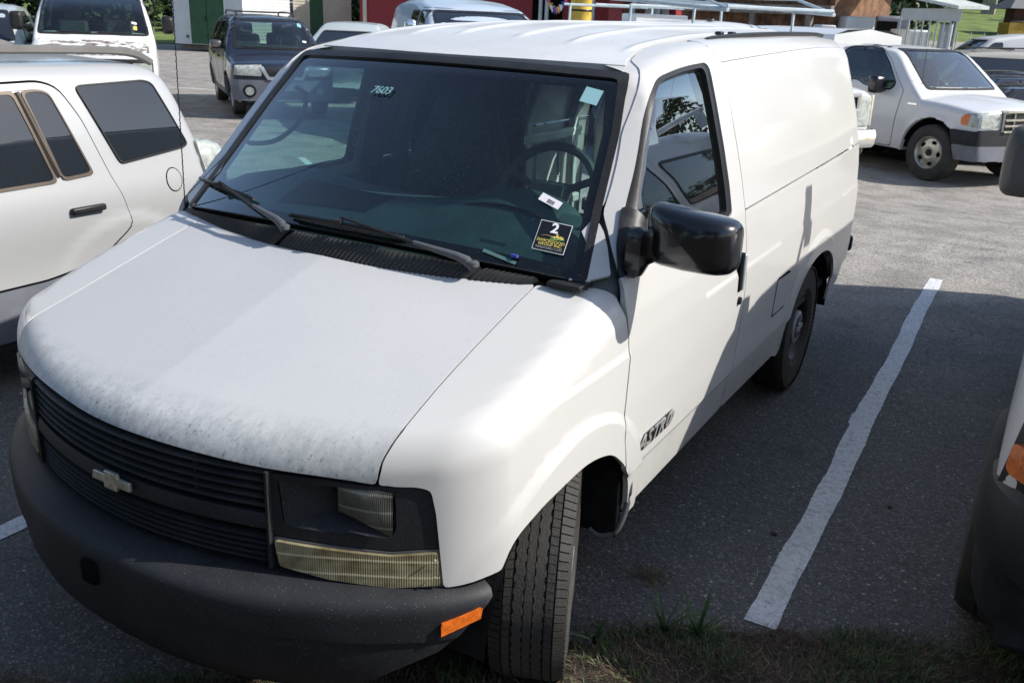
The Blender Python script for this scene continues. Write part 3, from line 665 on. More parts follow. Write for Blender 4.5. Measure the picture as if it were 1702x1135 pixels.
bk=[(x,4.79,.45) for x in (-.90,.90)]+[(.90,4.79,1.2),(.72,4.75,1.80),(.6,4.75,1.855),(-.6,4.75,1.855),(-.72,4.75,1.80),(-.90,4.79,1.2)]
RW=[[(k*.06,4.8,1.12),(k*.80,4.8,1.12),(k*.70,4.8,1.70),(k*.06,4.8,1.70)] for k in (1,-1)]
RD=panel('rear_doors',van_cabin,fil(bk,.03,3),Flat('r',6),wh,VAN,h=.08,holes=[fil(q,.05,3) for q in RW])
for q in RW: panel('rear_window',van_cabin,fil(q,.05,3),Flat('r',6),MAT['rear_glass'],RD,h=.15,off=-.01,flange=0)
# windshield ------------------------------------------------------------
WSB=[(x,1.0,1.228-.068*x*x-.0) for x in np.linspace(-.846,.846,15)]
WST=[(x,1.6,1.765-.035*x*x) for x in np.linspace(.700,-.700,11)]
def wsring(b,t,s,yb):
    B=[(x,1.0,1.226-.068*x*x+b) for x in np.linspace(-.846+s,.846-s,15)]; T=[(x,1.6,1.765-.035*x*x-t) for x in np.linspace(.706-s,-.706+s,11)]
    return fil(B[:-1]+[B[-1]]+[(.800-s,1.28,1.37),(.757-s,1.47,1.575)]+T+[(-.757+s,1.47,1.575),(-.800+s,1.28,1.37)],.02,2)
FY=Flat('y')
panel('windshield_moulding',van_cabin,wsring(0,0,0,0),FY,MAT['trim'],VAN,h=.03,holes=[wsring(.003,.020,.024,0)],off=.001,flange=.03)
WS=panel('windshield',van_cabin,wsring(.001,.016,.018,0),FY,MAT['windshield'],VAN,h=.05,off=-.006,flange=0)
panel('windshield_frit',van_cabin,wsring(.004,.018,.022,0),FY,MAT['black'],WS,h=.04,holes=[wsring(.034,.05,.052,0)],off=-.012,flange=0)
# cowl grille ----------------------------------------------------------
def cowlp(x,t,dz=0):
    x_=x; ya=.905+.27*x*x; za=1.162; yb=.958+.19*x*x; zb=1.228-.068*x*x
    return (x_,ya+(yb-ya)*t,za-.012+(zb-za)*t+dz)
g=G(); rows=[[cowlp(x,t,-.012) for t in (-.15,.5,1.0)] for x in np.linspace(-.86,.86,41)]; g.grid(rows,flip=True); cw=g.out('cowl_panel',MAT['black'],VAN)
g=G(); n=88
for i in range(n):
    x=-.84+1.52*i/(n-1)
    if abs(x+.20)<.014 or abs(x-.525)<.014: continue
    rows=[]
    for t in np.linspace(-.08,1.0,7):
        x2=x+.055*(t-.5); p=cowlp(x2,t); hgt=.017*math.sin(math.pi*min(1,max(0,(t+.08)/1.08)))**.5+.003
        rows.append([(p[0]-.0035,p[1],p[2]-.012),(p[0]-.002,p[1],p[2]+hgt-.008),(p[0]+.002,p[1],p[2]+hgt-.008),(p[0]+.0035,p[1],p[2]-.012)])
    g.grid(rows,flip=True)
o=g.out('cowl_slats',MAT['cowl'],VAN,ang=60); o['kind']='stuff'
g=G(); rows=[[cowlp(x,t,.002) for t in (0,.33,.66,1)] for x in np.linspace(.745,.852,5)]; g.grid(rows,flip=True)
g.box((.80,1.085,1.172),(.11,.09,.015)); g.out('cowl_end_cap',MAT['trim'],VAN,bevel=.003)
G().lathe([(0,.006),(.004,.005),(.005,0)],10,(.80,1.085,1.183),axis='z').out('cowl_screw',MAT['steel'],VAN)
# headlight bezels, lamps, grille ---------------------------------------
CZ=Cyl('z',0,1.6,1.5)
fy=lambda x:.085+.40*x*x
for k in (1,-1):
    sgn=k<0
    dz=.0 if k>0 else .03
    Q=lambda x,z:(x,fy(x),z+dz)
    out_=[Q(.466,.668),Q(.458,.840),Q(.58,.836),Q(.68,.826),Q(.76,.826),Q(.805,.830),Q(.822,.820),Q(.833,.76),Q(.841,.660),Q(.74,.648),Q(.60,.660)]
    hole=[Q(.495,.700),Q(.485,.822),Q(.60,.820),Q(.735,.813),Q(.748,.803),Q(.750,.705),Q(.735,.684),Q(.60,.690)]
    bz=panel('headlight_bezel',van_front,fil(out_,.008,2),CZ,MAT['bumper'],VAN,h=.022,holes=[fil(hole,.012,2)],off=-.006,mirror=sgn,flange=.02)
    L=[(.635,.252,.862),(.812,.262,.856),(.812,.262,.745),(.635,.252,.775)]
    g=G()
    rim_=[(.487,fy(.487)+.006,.822+dz),(.60,fy(.60)+.008,.820+dz),(.748,fy(.748)+.010,.813+dz),(.750,fy(.750)+.010,.684+dz),(.60,fy(.60)+.008,.690+dz),(.497,fy(.497)+.006,.700+dz)]
    bkk=[(.605,.322,.825+dz),(.67,.322,.822+dz),(.748,.322,.815+dz),(.750,.322,.684+dz),(.67,.322,.710+dz),(.605,.322,.735+dz)]
    V=[(k*a,b,c) for a,b,c in rim_+bkk]; F=[(i,(i+1)%6,6+(i+1)%6,6+i) for i in range(6)]+[(6,7,8,9,10,11)]
    if k>0: F=[f[::-1] for f in F]
    g.add(V,F); g.out('headlight_bucket',MAT['bumper'],bz,ang=20)
    g=G(); rows=[]
    for i in range(9):
        u=i/8; row=[]
        for j in range(7):
            v=j/6; x=.608+(.745-.608)*u; zb=.742-.050*u; z=zb+(.816-zb)*v+dz
            y=.262+.040*u-.012*math.sin(math.pi*u)**.5*math.sin(math.pi*v)**.5
            row.append((k*x,y,z))
        rows.append(row)
    g.grid(rows,flip=k<0); g.out('headlight',MAT['headlamp'],VAN,ang=60)
    # signal lens
    sg=[Q(.468,.663),Q(.60,.654),Q(.74,.644),Q(.843,.656),Q(.850,.548),Q(.74,.540),Q(.60,.556),Q(.480,.580)]
    panel('turn_signal_housing',van_front,fil(sg,.006,2),CZ,MAT['grey_plastic'],VAN,h=.03,off=-.004,mirror=sgn,flange=.03)
    sg2=[Q(.474,.657),Q(.60,.648),Q(.74,.638),Q(.836,.650),Q(.843,.557),Q(.74,.547),Q(.60,.562),Q(.486,.586)]
    sl_=panel('turn_signal',van_front,fil(sg2,.008,2),CZ,MAT['signal'],VAN,h=.03,off=.006,mirror=sgn,flange=.012)
    for z in (.585,.635): G().lathe([(0,.004),(.003,.003),(.0035,0)],8,(k*.838,.350,z+dz)).out('lens_screw',MAT['steel'],sl_)
# grille: back plane, slats, centre bar, emblem
def gxy(x,off=0): return (x,fy(x)-off)
g=G(); g.grid([[(x,fy(x)+.05,.57),(x,fy(x)+.05,.88)] for x in np.linspace(-.50,.50,17)],flip=True); g.out('grille_backing',MAT['black'],VAN)
ZS=lambda x:-.026*(x+.1)-.0
def slat(z0_,hh,dd,o=-.004):
    g=G(); rows=[]
    for x in np.linspace(-.462,.462,25):
        y=fy(x)-o; z=z0_+ZS(x); rows.append([(x,y+dd,z-hh),(x,y,z-hh*.4),(x,y-.001,z+hh*.3),(x,y+.006,z+hh),(x,y+dd,z+hh*.9)])
    return g.grid(rows,close=True)
for z in (.852,.829,.806,.783,.760): slat(z,.0055,.035).out('grille_slat',MAT['grille'],VAN,ang=50)
for z in (.668,.652,.636,.620,.604): slat(z,.0035,.03).out('grille_slat',MAT['grille'],VAN,ang=50)
slat(.712,.029,.04,.002).out('grille_bar',MAT['bumper'],VAN,ang=50)
for x in (-.462,.462): G().box((x,fy(.46)+.02,.725+ZS(x)),(.008,.05,.27)).out('grille_end',MAT['grille'],VAN)
for x in (-.24,.02,.26):
    G().box((x,fy(x)+.022,.80),(.006,.02,.11)).out('grille_rib',MAT['grille'],VAN)
g=bowtie(.026,.010); g.xf(Matrix.Translation((0,.077,.722))); g.out('emblem',MAT['badge'],VAN,bevel=.002)
# bumper -------------------------------------------------------------------
def bumper(mat,parent,w_=.985,plan=None,prof=None,yend=None,name='front_bumper',n=49):
    px=np.array([p[0] for p in plan]); py=np.array([p[1] for p in plan])
    fine=np.array(crom(plan,10)); S=np.concatenate([[0],np.cumsum(np.linalg.norm(np.diff(fine,axis=0),axis=1))])
    g=G(); rows=[]
    half=[]
    for t in np.linspace(0,1,n):
        row=[]
        for (o,z) in prof:
            ye=ltab(z,yend); i=np.argmax(fine[:,1]>=ye) if (fine[:,1]>=ye).any() else len(fine)-1
            s=t*S[max(i,1)]; x=np.interp(s,S,fine[:,0]); y=np.interp(s,S,fine[:,1])
            x2=np.interp(s+.004,S,fine[:,0]); y2=np.interp(s+.004,S,fine[:,1]); x1=np.interp(max(s-.004,0),S,fine[:,0]); y1=np.interp(max(s-.004,0),S,fine[:,1])
            tx,ty=x2-x1,y2-y1; l=math.hypot(tx,ty) or 1; nx,ny=ty/l,-tx/l
            if t==0: nx,ny=0,-1
            row.append((x+nx*o,y+ny*o,z))
        half.append(row)
    rows=[[(-p[0],p[1],p[2]) for p in r] for r in half[::-1]]+half[1:]
    g.grid(rows,flip=True); return g.out(name,mat,parent,ang=28)
plan=[(0,0),(.15,.006),(.30,.030),(.45,.076),(.60,.146),(.72,.215),(.83,.300),(.91,.385),(.948,.45),(.964,.53)]
prof=[(-.15,.596),(-.09,.590),(-.040,.581),(-.016,.570),(-.004,.555),(.0,.538),(.0,.52),(-.001,.492),(-.002,.482),(-.010,.477),(-.011,.44),(-.015,.40),(-.022,.36),(-.034,.325),(-.055,.295),(-.10,.272),(-.16,.268)]
prof=[(o,z-.010 if z>.5 else z-.035) for o,z in prof]
BMP=bumper(MAT['bumper'],VAN,plan=plan,prof=prof,yend=[(.25,.16),(.36,.26),(.42,.35),(.50,.40),(.54,.45),(.58,.49)])
for v in BMP.data.vertices: v.co.z-=.030*v.co.x+.004
g=G(); rows=[]
for t in np.linspace(0,1,5):   # rear edge closing flange of the bumper end
    pass
for k in (1,-1):
    pl=[( .915,.315,.553),(.955,.37,.567)]
    g=G()
    a=np.array((.9025,.2865,.505)); b=np.array((.9665,.392,.512)); 
    q=[(.868,.336,.440),(.868,.336,.470),(.932,.420,.497),(.930,.416,.470)]
    nrm=Vector((.80,-.6,0)).normalized()
    V=[Vector(p) for p in q]; V2=[v+nrm*.012 for v in V]; V1=[v-nrm*.02 for v in V]
    A=[tuple(v) for v in V1]+[tuple(v) for v in V2]; F=[(4,5,6,7)[::-1]]+[(i,(i+1)%4,4+(i+1)%4,4+i) for i in range(4)]
    g.add(A,F); 
    if k<0: g.mirx()
    g.out('side_marker_lamp',MAT['amber'],VAN,bevel=.002)
# licence-plate style recess in the bumper face
G().box((-.03,.008,.475),(.06,.045,.07)).out('bumper_recess',MAT['black'],BMP,bevel=.01)
# underbody, floor, inner
G().box((0,3.1,.36),(1.5,3.2,.06)).out('floor_pan',MAT['under'],VAN)
G().box((0,.85,.58),(.90,1.1,.4)).out('engine_bay',MAT['black'],VAN)
G().box((0,.45,.50),(.85,.25,.18)).out('front_crossmember',MAT['under'],VAN)
# cab interior -------------------------------------------------------------
G().box((0,3.08,.50),(1.86,3.3,.04)).out('cab_floor',MAT['liner'],VAN)
panel('headliner',van_cabin,[(-.62,1.66,1.8),(.62,1.66,1.8),(.62,2.6,1.8),(-.62,2.6,1.8)],Flat('z'),MAT['liner'],VAN,h=.08,off=-.05,flange=.01)
g=G(); rows=[]
for x in np.linspace(-.86,.86,45):
    row=[]; hump=.052*math.exp(-((x-.42)/.23)**2)+.040*math.exp(-((x+.52)/.25)**2)
    y0=1.00+.17*(x/.82)**2
    for t,zz in ((0,1.19),(.15,1.225),(.35,1.255),(.6,1.275),(.85,1.285),(.95,1.283),(1,1.26),(1.02,1.18),(.98,1.0),(.96,.62)):
        row.append((x,y0+(1.46-y0)*t,zz+hump*max(0,min(1,(t-.3)*2))*(1 if zz>1.1 else 0)-.03*(x/.86)**4))
    rows.append(row)
g.grid(rows,flip=True); DSH=g.out('dashboard',MAT['dash'],VAN,ang=50)
def dashpt(x,t):
    y0=1.0+.17*(x/.82)**2; return (x,y0+(1.46-y0)*t)
# defroster / speaker grille on dash
def dashz(x,t):
    hump=.052*math.exp(-((x-.42)/.23)**2)+.040*math.exp(-((x+.52)/.25)**2)
    return float(np.interp(t,[0,.15,.35,.6,.85,.95],[1.19,1.225,1.255,1.275,1.285,1.283]))+hump*max(0,min(1,(t-.3)*2))-.03*(x/.86)**4
for i in range(14):
    pts=[]
    for x in np.linspace(-.43,-.03,7):
        y=1.16+.0125*i+.03*(x+.2); y0=1.0+.17*(x/.82)**2; t=(y-y0)/(1.46-y0); pts.append((x,y,dashz(x,t)+.004))
    G().tube(pts,.0035,4).out('defroster_slat',MAT['dash2'],DSH)
g=G(); q=[]
for i in range(25):
    a=math.pi*i/24; q.append((.42-.22*math.cos(a),1.47,1.27+.085*math.sin(a)))
g.grid([[ (p[0],p[1]-.16,p[2]-.03),(p[0],p[1],p[2]),(p[0],p[1]+.03,p[2]-.02)] for p in q],flip=True); g.out('instrument_hood',MAT['dash'],VAN,ang=60)
# steering wheel
SW=bpy.data.objects.new('steering_wheel',None); link(SW,VAN); SW.location=(.40,1.66,1.30); SW.rotation_euler=(R(62),0,0)
g=G().tube([(.19*math.cos(a),.19*math.sin(a),0) for a in np.linspace(0,2*math.pi,40)[:-1]],.0165,8,closed=True); g.out('rim',MAT['fabric'],SW)
g=G().box((0,0,-.01),(.16,.11,.05)); g.out('hub',MAT['fabric'],SW,bevel=.015)
g=G()
for a in (25,155,250,290): g.tube([(0.05*math.cos(R(a)),.05*math.sin(R(a)),-.01),(.185*math.cos(R(a)),.185*math.sin(R(a)),0)],.014,6)
g.out('spokes',MAT['fabric'],SW)
G().tube([(.40,1.47,1.18),(.40,1.64,1.28)],.035,10).out('steering_column',MAT['dash'],VAN)
def seat(x,y,nm='seat'):
    s=bpy.data.objects.new(nm,None); link(s,VAN); s.location=(x,y,0)
    g=G(); rows=[]
    # one-piece high-back: narrow top, wide shoulders, bolstered
    for (z,w2,yy,th) in ((.90,.24,0,.07),(.96,.255,.01,.085),(1.1,.26,.03,.09),(1.25,.25,.06,.085),(1.36,.225,.085,.08),(1.44,.18,.10,.072),(1.52,.150,.11,.065),(1.575,.125,.115,.055),(1.605,.085,.12,.04),(1.618,.03,.12,.015)):
        r_=[]
        for i in range(24):
            a=2*math.pi*i/24; cx=math.copysign(abs(math.cos(a))**.6,math.cos(a)); sy=math.copysign(abs(math.sin(a))**.7,math.sin(a))
            bol=.03*(abs(cx)**4) if sy<0 else 0
            r_.append((w2*cx,yy+th*sy-bol,z))
        rows.append(r_)
    g.grid(rows,close=True); g.out('backrest',MAT['fabric'],s,ang=70)
    g=G().box((0,-.27,.86),(.50,.52,.14)); g.out('cushion',MAT['fabric'],s,bevel=.05)
    G().box((0,-.2,.65),(.4,.4,.3)).out('pedestal',MAT['under'],s)
    return s
seat(-.36,2.18,'passenger_seat'); seat(.56,2.34,'driver_seat')
G().box((0,1.45,.85),(.42,.55,.55)).out('engine_cover',MAT['dash'],VAN,bevel=.05)
# b-pillar trim, belts, cargo wall structure inside
for k in (1,-1):
    G().tube([(k*.88,2.27,.6),(k*.88,2.27,1.2),(k*.79,2.27,1.55),(k*.70,2.26,1.75)],.035,8).out('door_pillar_trim',MAT['interior'],VAN)
    G().tube([(k*.90,2.20,.8),(k*.885,2.21,1.25),(k*.80,2.20,1.6)],.022,4,sx=.3).out('seat_belt',MAT['fabric'],VAN)
    g=G().tube(crom([(k*.765,1.62,1.60),(k*.745,1.66,1.565),(k*.750,1.63,1.47),(k*.785,1.53,1.395),(k*.82,1.43,1.385),(k*.83,1.40,1.40)],5),.010,7); g.out('grab_handle',MAT['dash'],VAN)
    g=G()
    for (y,wd_) in ((2.5,.10),(3.05,.07),(3.8,.08),(4.45,.08)): g.box((k*.90,y,.95),(.05,wd_,.7)); g.box((k*.83,y,1.5),(.05,wd_,.5),rot=(0,k*R(-18),0))
    for z in (1.18,.72): g.box((k*.90,3.5,z),(.06,2.1,.06))
    g.out('body_rib',MAT['cream_panel'],VAN,bevel=.012)
    for (y,z) in ((2.78,1.0),(3.4,.98),(4.1,.98)):
        g=G().tube(fil([(k*.905,y-.17,z-.13),(k*.905,y+.17,z-.13),(k*.905,y+.15,z+.12),(k*.905,y-.15,z+.12)],.05,4),.012,6,closed=True); g.out('stamped_panel',MAT['cream_panel'],VAN)
G().box((-.58,2.62,1.10),(.66,.03,1.15)).out('cargo_partition',MAT['board'],VAN,bevel=.01)
# mirrors ------------------------------------------------------------------
def vmirror(k):
    b=bpy.data.objects.new('door_mirror',None); link(b,VAN)
    if k>0: panel('mirror_sail',van_cabin,fil([(.93,1.152,1.195),(.93,1.34,1.205),(.90,1.345,1.31),(.868,1.300,1.385),(.90,1.215,1.285)],.015,3),CS,MAT['trim'],VAN,h=.025,off=.008,flange=.02)
    g=G()
    rows=[]
    # mounting sail and arm
    for (x,w_,h_,y,z) in ((.935,.075,.15,1.20,1.268),(.965,.07,.155,1.19,1.272),(.985,.055,.135,1.18,1.275),(.995,.045,.11,1.20,1.293),(1.01,.047,.11,1.215,1.300),(1.02,.047,.11,1.22,1.305)):
        rows.append([(x,y+w_/2*math.copysign(abs(math.cos(a))**.6,math.cos(a)),z+h_/2*math.copysign(abs(math.sin(a))**.6,math.sin(a))) for a in np.linspace(0,2*math.pi,17)[:-1]])
    g.grid(rows,close=True,flip=True); 
    if k<0: g.mirx()
    g.out('mirror_arm',MAT['mirror_black'],b,ang=50)
    g=G(); rows=[]
    def sq(n,e): return [(math.copysign(abs(math.cos(a))**e,math.cos(a)),math.copysign(abs(math.sin(a))**e,math.sin(a))) for a in np.linspace(0,2*math.pi,n+1)[:-1]]
    for (y,s,dz,dx) in ((1.155,.02,.0,.0),(1.157,.30,.0,0),(1.162,.62,0,0),(1.172,.84,0,0),(1.188,.95,0,0),(1.21,1.0,0,0),(1.25,1.0,0,0),(1.275,.985,0,0),(1.285,.96,0,0)):
        r_=[]
        for cx,cz in sq(44,.34):
            x=1.104+.142*cx*s; hgt=.084-.006*(x-1.130)/.14
            z=1.321+hgt*cz*s-.05*(x-1.130)
            yy=y+.03*((x-1.130)/.14)**2*(1 if y<1.26 else 0)
            r_.append((x,yy,z))
        rows.append(r_)
    g.grid(rows,close=True,flip=True)
    if k<0: g.mirx()
    g.out('mirror_housing',MAT['mirror_black'],b,ang=60)
    G().box((k*1.104,1.289,1.32),(.23,.006,.13)).out('mirror_glass',MAT['chrome'],b)
vmirror(1)
# wipers -----------------------------------------------------------------
def wsp(x,z,off=.012):
    P=march(van_cabin,[(x,-1,z)],[(0,1,0)],4.5,300); n=grad(van_cabin,P); return Vector(P[0]+n[0]*off),Vector(n[0])
def wiper(px,tipx,tipz,bl0,bl1,piv):
    b=bpy.data.objects.new('wiper',None); link(b,VAN)
    p0=Vector(piv); p1,_=wsp(tipx,tipz,.035); d=(p1-p0); m1=p0+d*.12+Vector((0,0,.018)); m2=p0+d*.42+Vector((0,-.012,.014))
    g=G().tube([p0,p0+d*.05+Vector((0,0,.016)),m1,m2],[.013,.015,.013,.007],8,sx=1.15); g.out('wiper_arm_base',MAT['grey_plastic'],b,ang=50)
    G().tube([m2,p1],[.006,.005],6).out('wiper_arm',MAT['trim'],b)
    a,_=wsp(bl0[0],bl0[1],.012); c,_=wsp(bl1[0],bl1[1],.012); mid,_=wsp((bl0[0]+bl1[0])/2,(bl0[1]+bl1[1])/2,.012)
    pts=[(Vector(wsp(bl0[0]+(bl1[0]-bl0[0])*t,bl0[1]+(bl1[1]-bl0[1])*t,.008)[0])) for t in np.linspace(0,1,9)]
    g=G().tube(pts,.0055,5); g.out('wiper_blade',MAT['rubber'],b)
    top=[(Vector(wsp(bl0[0]+(bl1[0]-bl0[0])*t,bl0[1]+(bl1[1]-bl0[1])*t,.016+.012*math.sin(math.pi*t))[0])) for t in np.linspace(.04,.96,9)]
    g=G().tube(top,.006,5); g.box(top[4],(.03,.02,.02)); g.out('wiper_frame',MAT['trim'],b)
    G().lathe([(0,.018),(.012,.017),(.016,.010),(.017,0)],14,tuple(p0+Vector((0,0,.008))),axis='z').out('wiper_nut',MAT['grey_plastic'],b)
wiper(0,-.650,1.270,(-.865,1.263),(-.437,1.261),(-.195,.945,1.205))
wiper(0,.025,1.254,(-.219,1.243),(.257,1.240),(.525,.985,1.192))
# antenna (base on the passenger fender)
g=G().tube([(-.872,1.11,1.14),(-.870,1.11,1.20),(-.855,1.108,1.60),(-.838,1.105,2.05)],[.005,.0022,.0016,.0012],5)
an=g.out('antenna',MAT['trim'],VAN)
path=[(-.8705+.032*t+.0022*math.cos(i_*.9),1.11-.005*t+.0022*math.sin(i_*.9),1.18+.86*t) for i_,t in enumerate(np.linspace(0,1,260))]
G().tube(path,.0012,4).out('antenna_spiral',MAT['dark_metal'],an)
G().lathe([(0,.016),(.018,.014),(.03,.006),(.03,0)],12,(-.872,1.11,1.135),axis='z').out('antenna_base',MAT['trim'],VAN)
# wheels
wheel(VAN,.955,.90,.352,.215,1,R(23),'steel',.19,True,'van')
wheel(VAN,-.955,.90,.352,.215,-1,R(23),'steel',.19,True,'van')
wheel(VAN,.952,3.69,.352,.215,1,0,'steel',.19,True,'van')
wheel(VAN,-.952,3.69,.352,.215,-1,0,'steel',.19,False,'van')
# stickers & lettering ----------------------------------------------------------
FONT=bpy.data.fonts.load('<builtin>') if False else None
def text(name,body,size,mat,parent,M4,ext=.0004,shear=0,align='CENTER',bold=0,sx=1,spacing=1):
    cu=bpy.data.curves.new(name,'FONT'); cu.body=body; cu.size=size; cu.align_x=align; cu.align_y='CENTER'; cu.extrude=ext; cu.shear=shear; cu.offset=bold; cu.space_character=spacing; cu.resolution_u=3
    o=bpy.data.objects.new(name,cu); SC.collection.objects.link(o); dg=bpy.context.evaluated_depsgraph_get(); me=bpy.data.meshes.new_from_object(o.evaluated_get(dg))
    bpy.data.objects.remove(o); me.materials.clear(); me.materials.append(mat); me.transform(Matrix.Diagonal((sx,1,1,1))); me.transform(M4)
    ob=bpy.data.objects.new(name,me); return link(ob,parent)
def wsframe(x,z,rot=0,off=.004):
    p,n=wsp(x,z,off); e=Vector((1,0,0)); e=(e-n*e.dot(n)).normalized(); u=n.cross(e)
    m=Matrix((e,u,n)).transposed().to_4x4(); m.translation=p; return m@Matrix.Rotation(rot,4,'Z')
def decal(name,label,wd,hh,mat,parent,M4,t=.0006):
    g=G().box((0,0,0),(wd,hh,t)); g.xf(M4); o=g.out(name,mat,parent); 
    if label: o['label']=label
    return o
T4=lambda x,y,z=0: Matrix.Translation((x,y,z))
# stickers placed on the glass (x and z measured on the windshield)
def sticker_set():
    Ms=wsframe(.700,1.283,R(5),.0035)
    s=decal('lot_sticker','black square auction sticker numbered 2 with white border',.100,.104,MAT['ink_white'],VAN,Ms)
    decal('sticker_face',None,.096,.100,MAT['ink_black'],s,Ms@T4(0,0,.0005))
    M1=Ms@T4(0,0,.0012)@Matrix.Scale(.85,4)
    text('sticker_number','2',.056,MAT['ink_white'],s,M1@T4(0,.034),bold=.0016)
    text('sticker_text','SWICEGOOD',.0170,MAT['ink_yellow'],s,M1@T4(0,-.020),bold=.0002)
    text('sticker_text','GROUP INC.',.0160,MAT['ink_yellow'],s,M1@T4(.002,-.034),bold=.0002)
    text('sticker_text','READY2BID.COM',.0125,MAT['steel'],s,M1@T4(0,-.048))
    g=G().tube([(x,-.004+.007*math.sin((x+.045)*60),0) for x in np.linspace(-.042,.012,10)],[.0004+.0009*t for t in np.linspace(0,1,10)],4); g.xf(M1); g.out('sticker_hill',MAT['ink_yellow'],s)
    g=G()
    for i,(x,h) in enumerate(((.000,.005),(.008,.008),(.016,.018),(.023,.010),(.031,.011),(.038,.008))): g.box((x,-.003+h/2,0),(.007,h,.0006))
    g.xf(M1); g.out('sticker_skyline',MAT['ink_yellow'],s)
    g=G().tube([(x,-.007-.003*math.cos(x*60),0) for x in np.linspace(-.005,.045,8)],.0022,4); g.xf(M1); g.out('sticker_ground',MAT['ink_green'],s)
    Mw=wsframe(.648,1.375,R(-13),.0035)
    a=decal('barcode_label','small white barcode label stuck above the number sticker',.074,.028,MAT['ink_white'],VAN,Mw)
    g=G(); rr=random.Random(3)
    for i in range(9): g.box((-.008+i*.0028,-.003,.0006),(.0012+rr.random()*.0008,.014,.0004))
    g.xf(Mw); g.out('barcode',MAT['ink_black'],a)
    M7=wsframe(-.135,1.640,R(-2),.0035); text('stock_number','7603',.046,MAT['ink_blue'],VAN,M7,shear=.25,bold=.0008)
    Mi=wsframe(.625,1.672,R(-2),.0035); decal('inspection_sticker','pale blue inspection sticker in the upper corner of the windshield',.060,.062,MAT['ink_blue'],VAN,Mi)
    Mv=wsframe(.575,1.224,R(-6),.0); decal('vin_plate',None,.115,.011,MAT['ink_teal'],VAN,Mv,.0005)
    G().box(tuple(wsp(.618,1.228,.003)[0]),(.022,.012,.008)).out('blue_clip',MAT['blueflag'],VAN)
sticker_set()
# ASTRO lettering on the door
def astro():
    P=march(van_cabin,[(3.2,1.40,.612)],[(-1,0,0)],3.2,300); n=grad(van_cabin,P); n=Vector(n[0]); e=Vector((0,1,0)); e=(e-n*e.dot(n)).normalized(); u=n.cross(e)
    m=Matrix((e,u,n)).transposed().to_4x4(); m.translation=Vector(P[0])+n*.004
    o=text('door_lettering','ASTRO',.070,MAT['steel'],VAN,m@T4(.02,.0,.003),ext=.0015,shear=.45,bold=.0012,sx=1.3,spacing=1.08)
    g=G().prism([(-.125,-.027),(.14,-.027),(.175,.027),(-.075,.027)],-.003,.0005,'z'); g.xf(m@T4(.0,0)); g.out('lettering_backing',MAT['dark_metal'],VAN)
astro()
# ------------------------------------------------------------------ generic vehicle builder (all in metres, local: x across, y back from the nose)
def car_fn(s):
    side=s['side']; hoodt=s.get('hood'); rooft=s['roof']; ws=s['ws']; ft=s.get('ftaper',.06); rtp=s.get('rtaper',.04); Lr=s['len']
    cr=s.get('crown',.05); rear=s['rear']; fy0,fk=s['front']; ri=s.get('r',(.07,.07,.08,.04,.08)); wl=s['wheels']; bot=s.get('bot',.28); fl=s.get('flare',0); cut=s.get('well',True); bed=s.get('bed')
    def sidex(y,z):
        x=stab(z,side)-ft*np.clip((1.0-y)/1.0,0,1)**2-rtp*np.clip((y-(Lr-1.2))/1.2,0,1)**2
        if fl:
            for w in wl: x=x+fl*sstep(w[1]+.18,w[1]+.10,np.hypot(y-w[0],z-w[1]))
        return x
    def base(P,which=2):
        x=np.abs(P[:,0]); y=P[:,1]; z=P[:,2]; sd=x-sidex(y,z)
        slope=ws[2]; nn=1/math.sqrt(1+slope*slope)
        w=((z-ws[1])-slope*(y-(ws[0]-ws[3]*(1-(x/.8)**2))))*nn
        roof=z-(stab(y,rooft)-cr*(x/.7)**2); re=y-(stab(z,rear)-.05*x**2)
        cab=smax(smax(smax(sd,roof,ri[0]),w,ri[3]),re,ri[4])
        if which==1: return np.maximum(cab,bot-z)
        res=cab
        if hoodt is not None:
            hd=z-(stab(y,hoodt)-s.get('hcrown',.03)*(x/.7)**2)
            fr=smax(smax(sd,hd*.96,ri[1]),(fy0+fk*x**2+s.get('rake',0)*(z-.5))-y,ri[2]); res=np.minimum(cab,np.maximum(fr,y-s.get('hend',3)))
        if bed is not None:
            res=np.minimum(res,np.maximum(smax(smax(sd,z-bed[0],.02),y-bed[1],.03),ws[0]+.9-y))
        return np.maximum(res,bot-z)
    return sidex,base
def prismcut(P,poly,mode):
    if mode=='x': q=P[:,[1,2]]
    else: q=P[:,[0,2]]
    return pip(q,np.asarray(poly))
def grow(poly,d):
    c=np.mean(np.asarray(poly),0); P=np.asarray(poly,float); v=P-c; return c+v*(1+d/np.maximum(np.abs(v).max(0),.05))
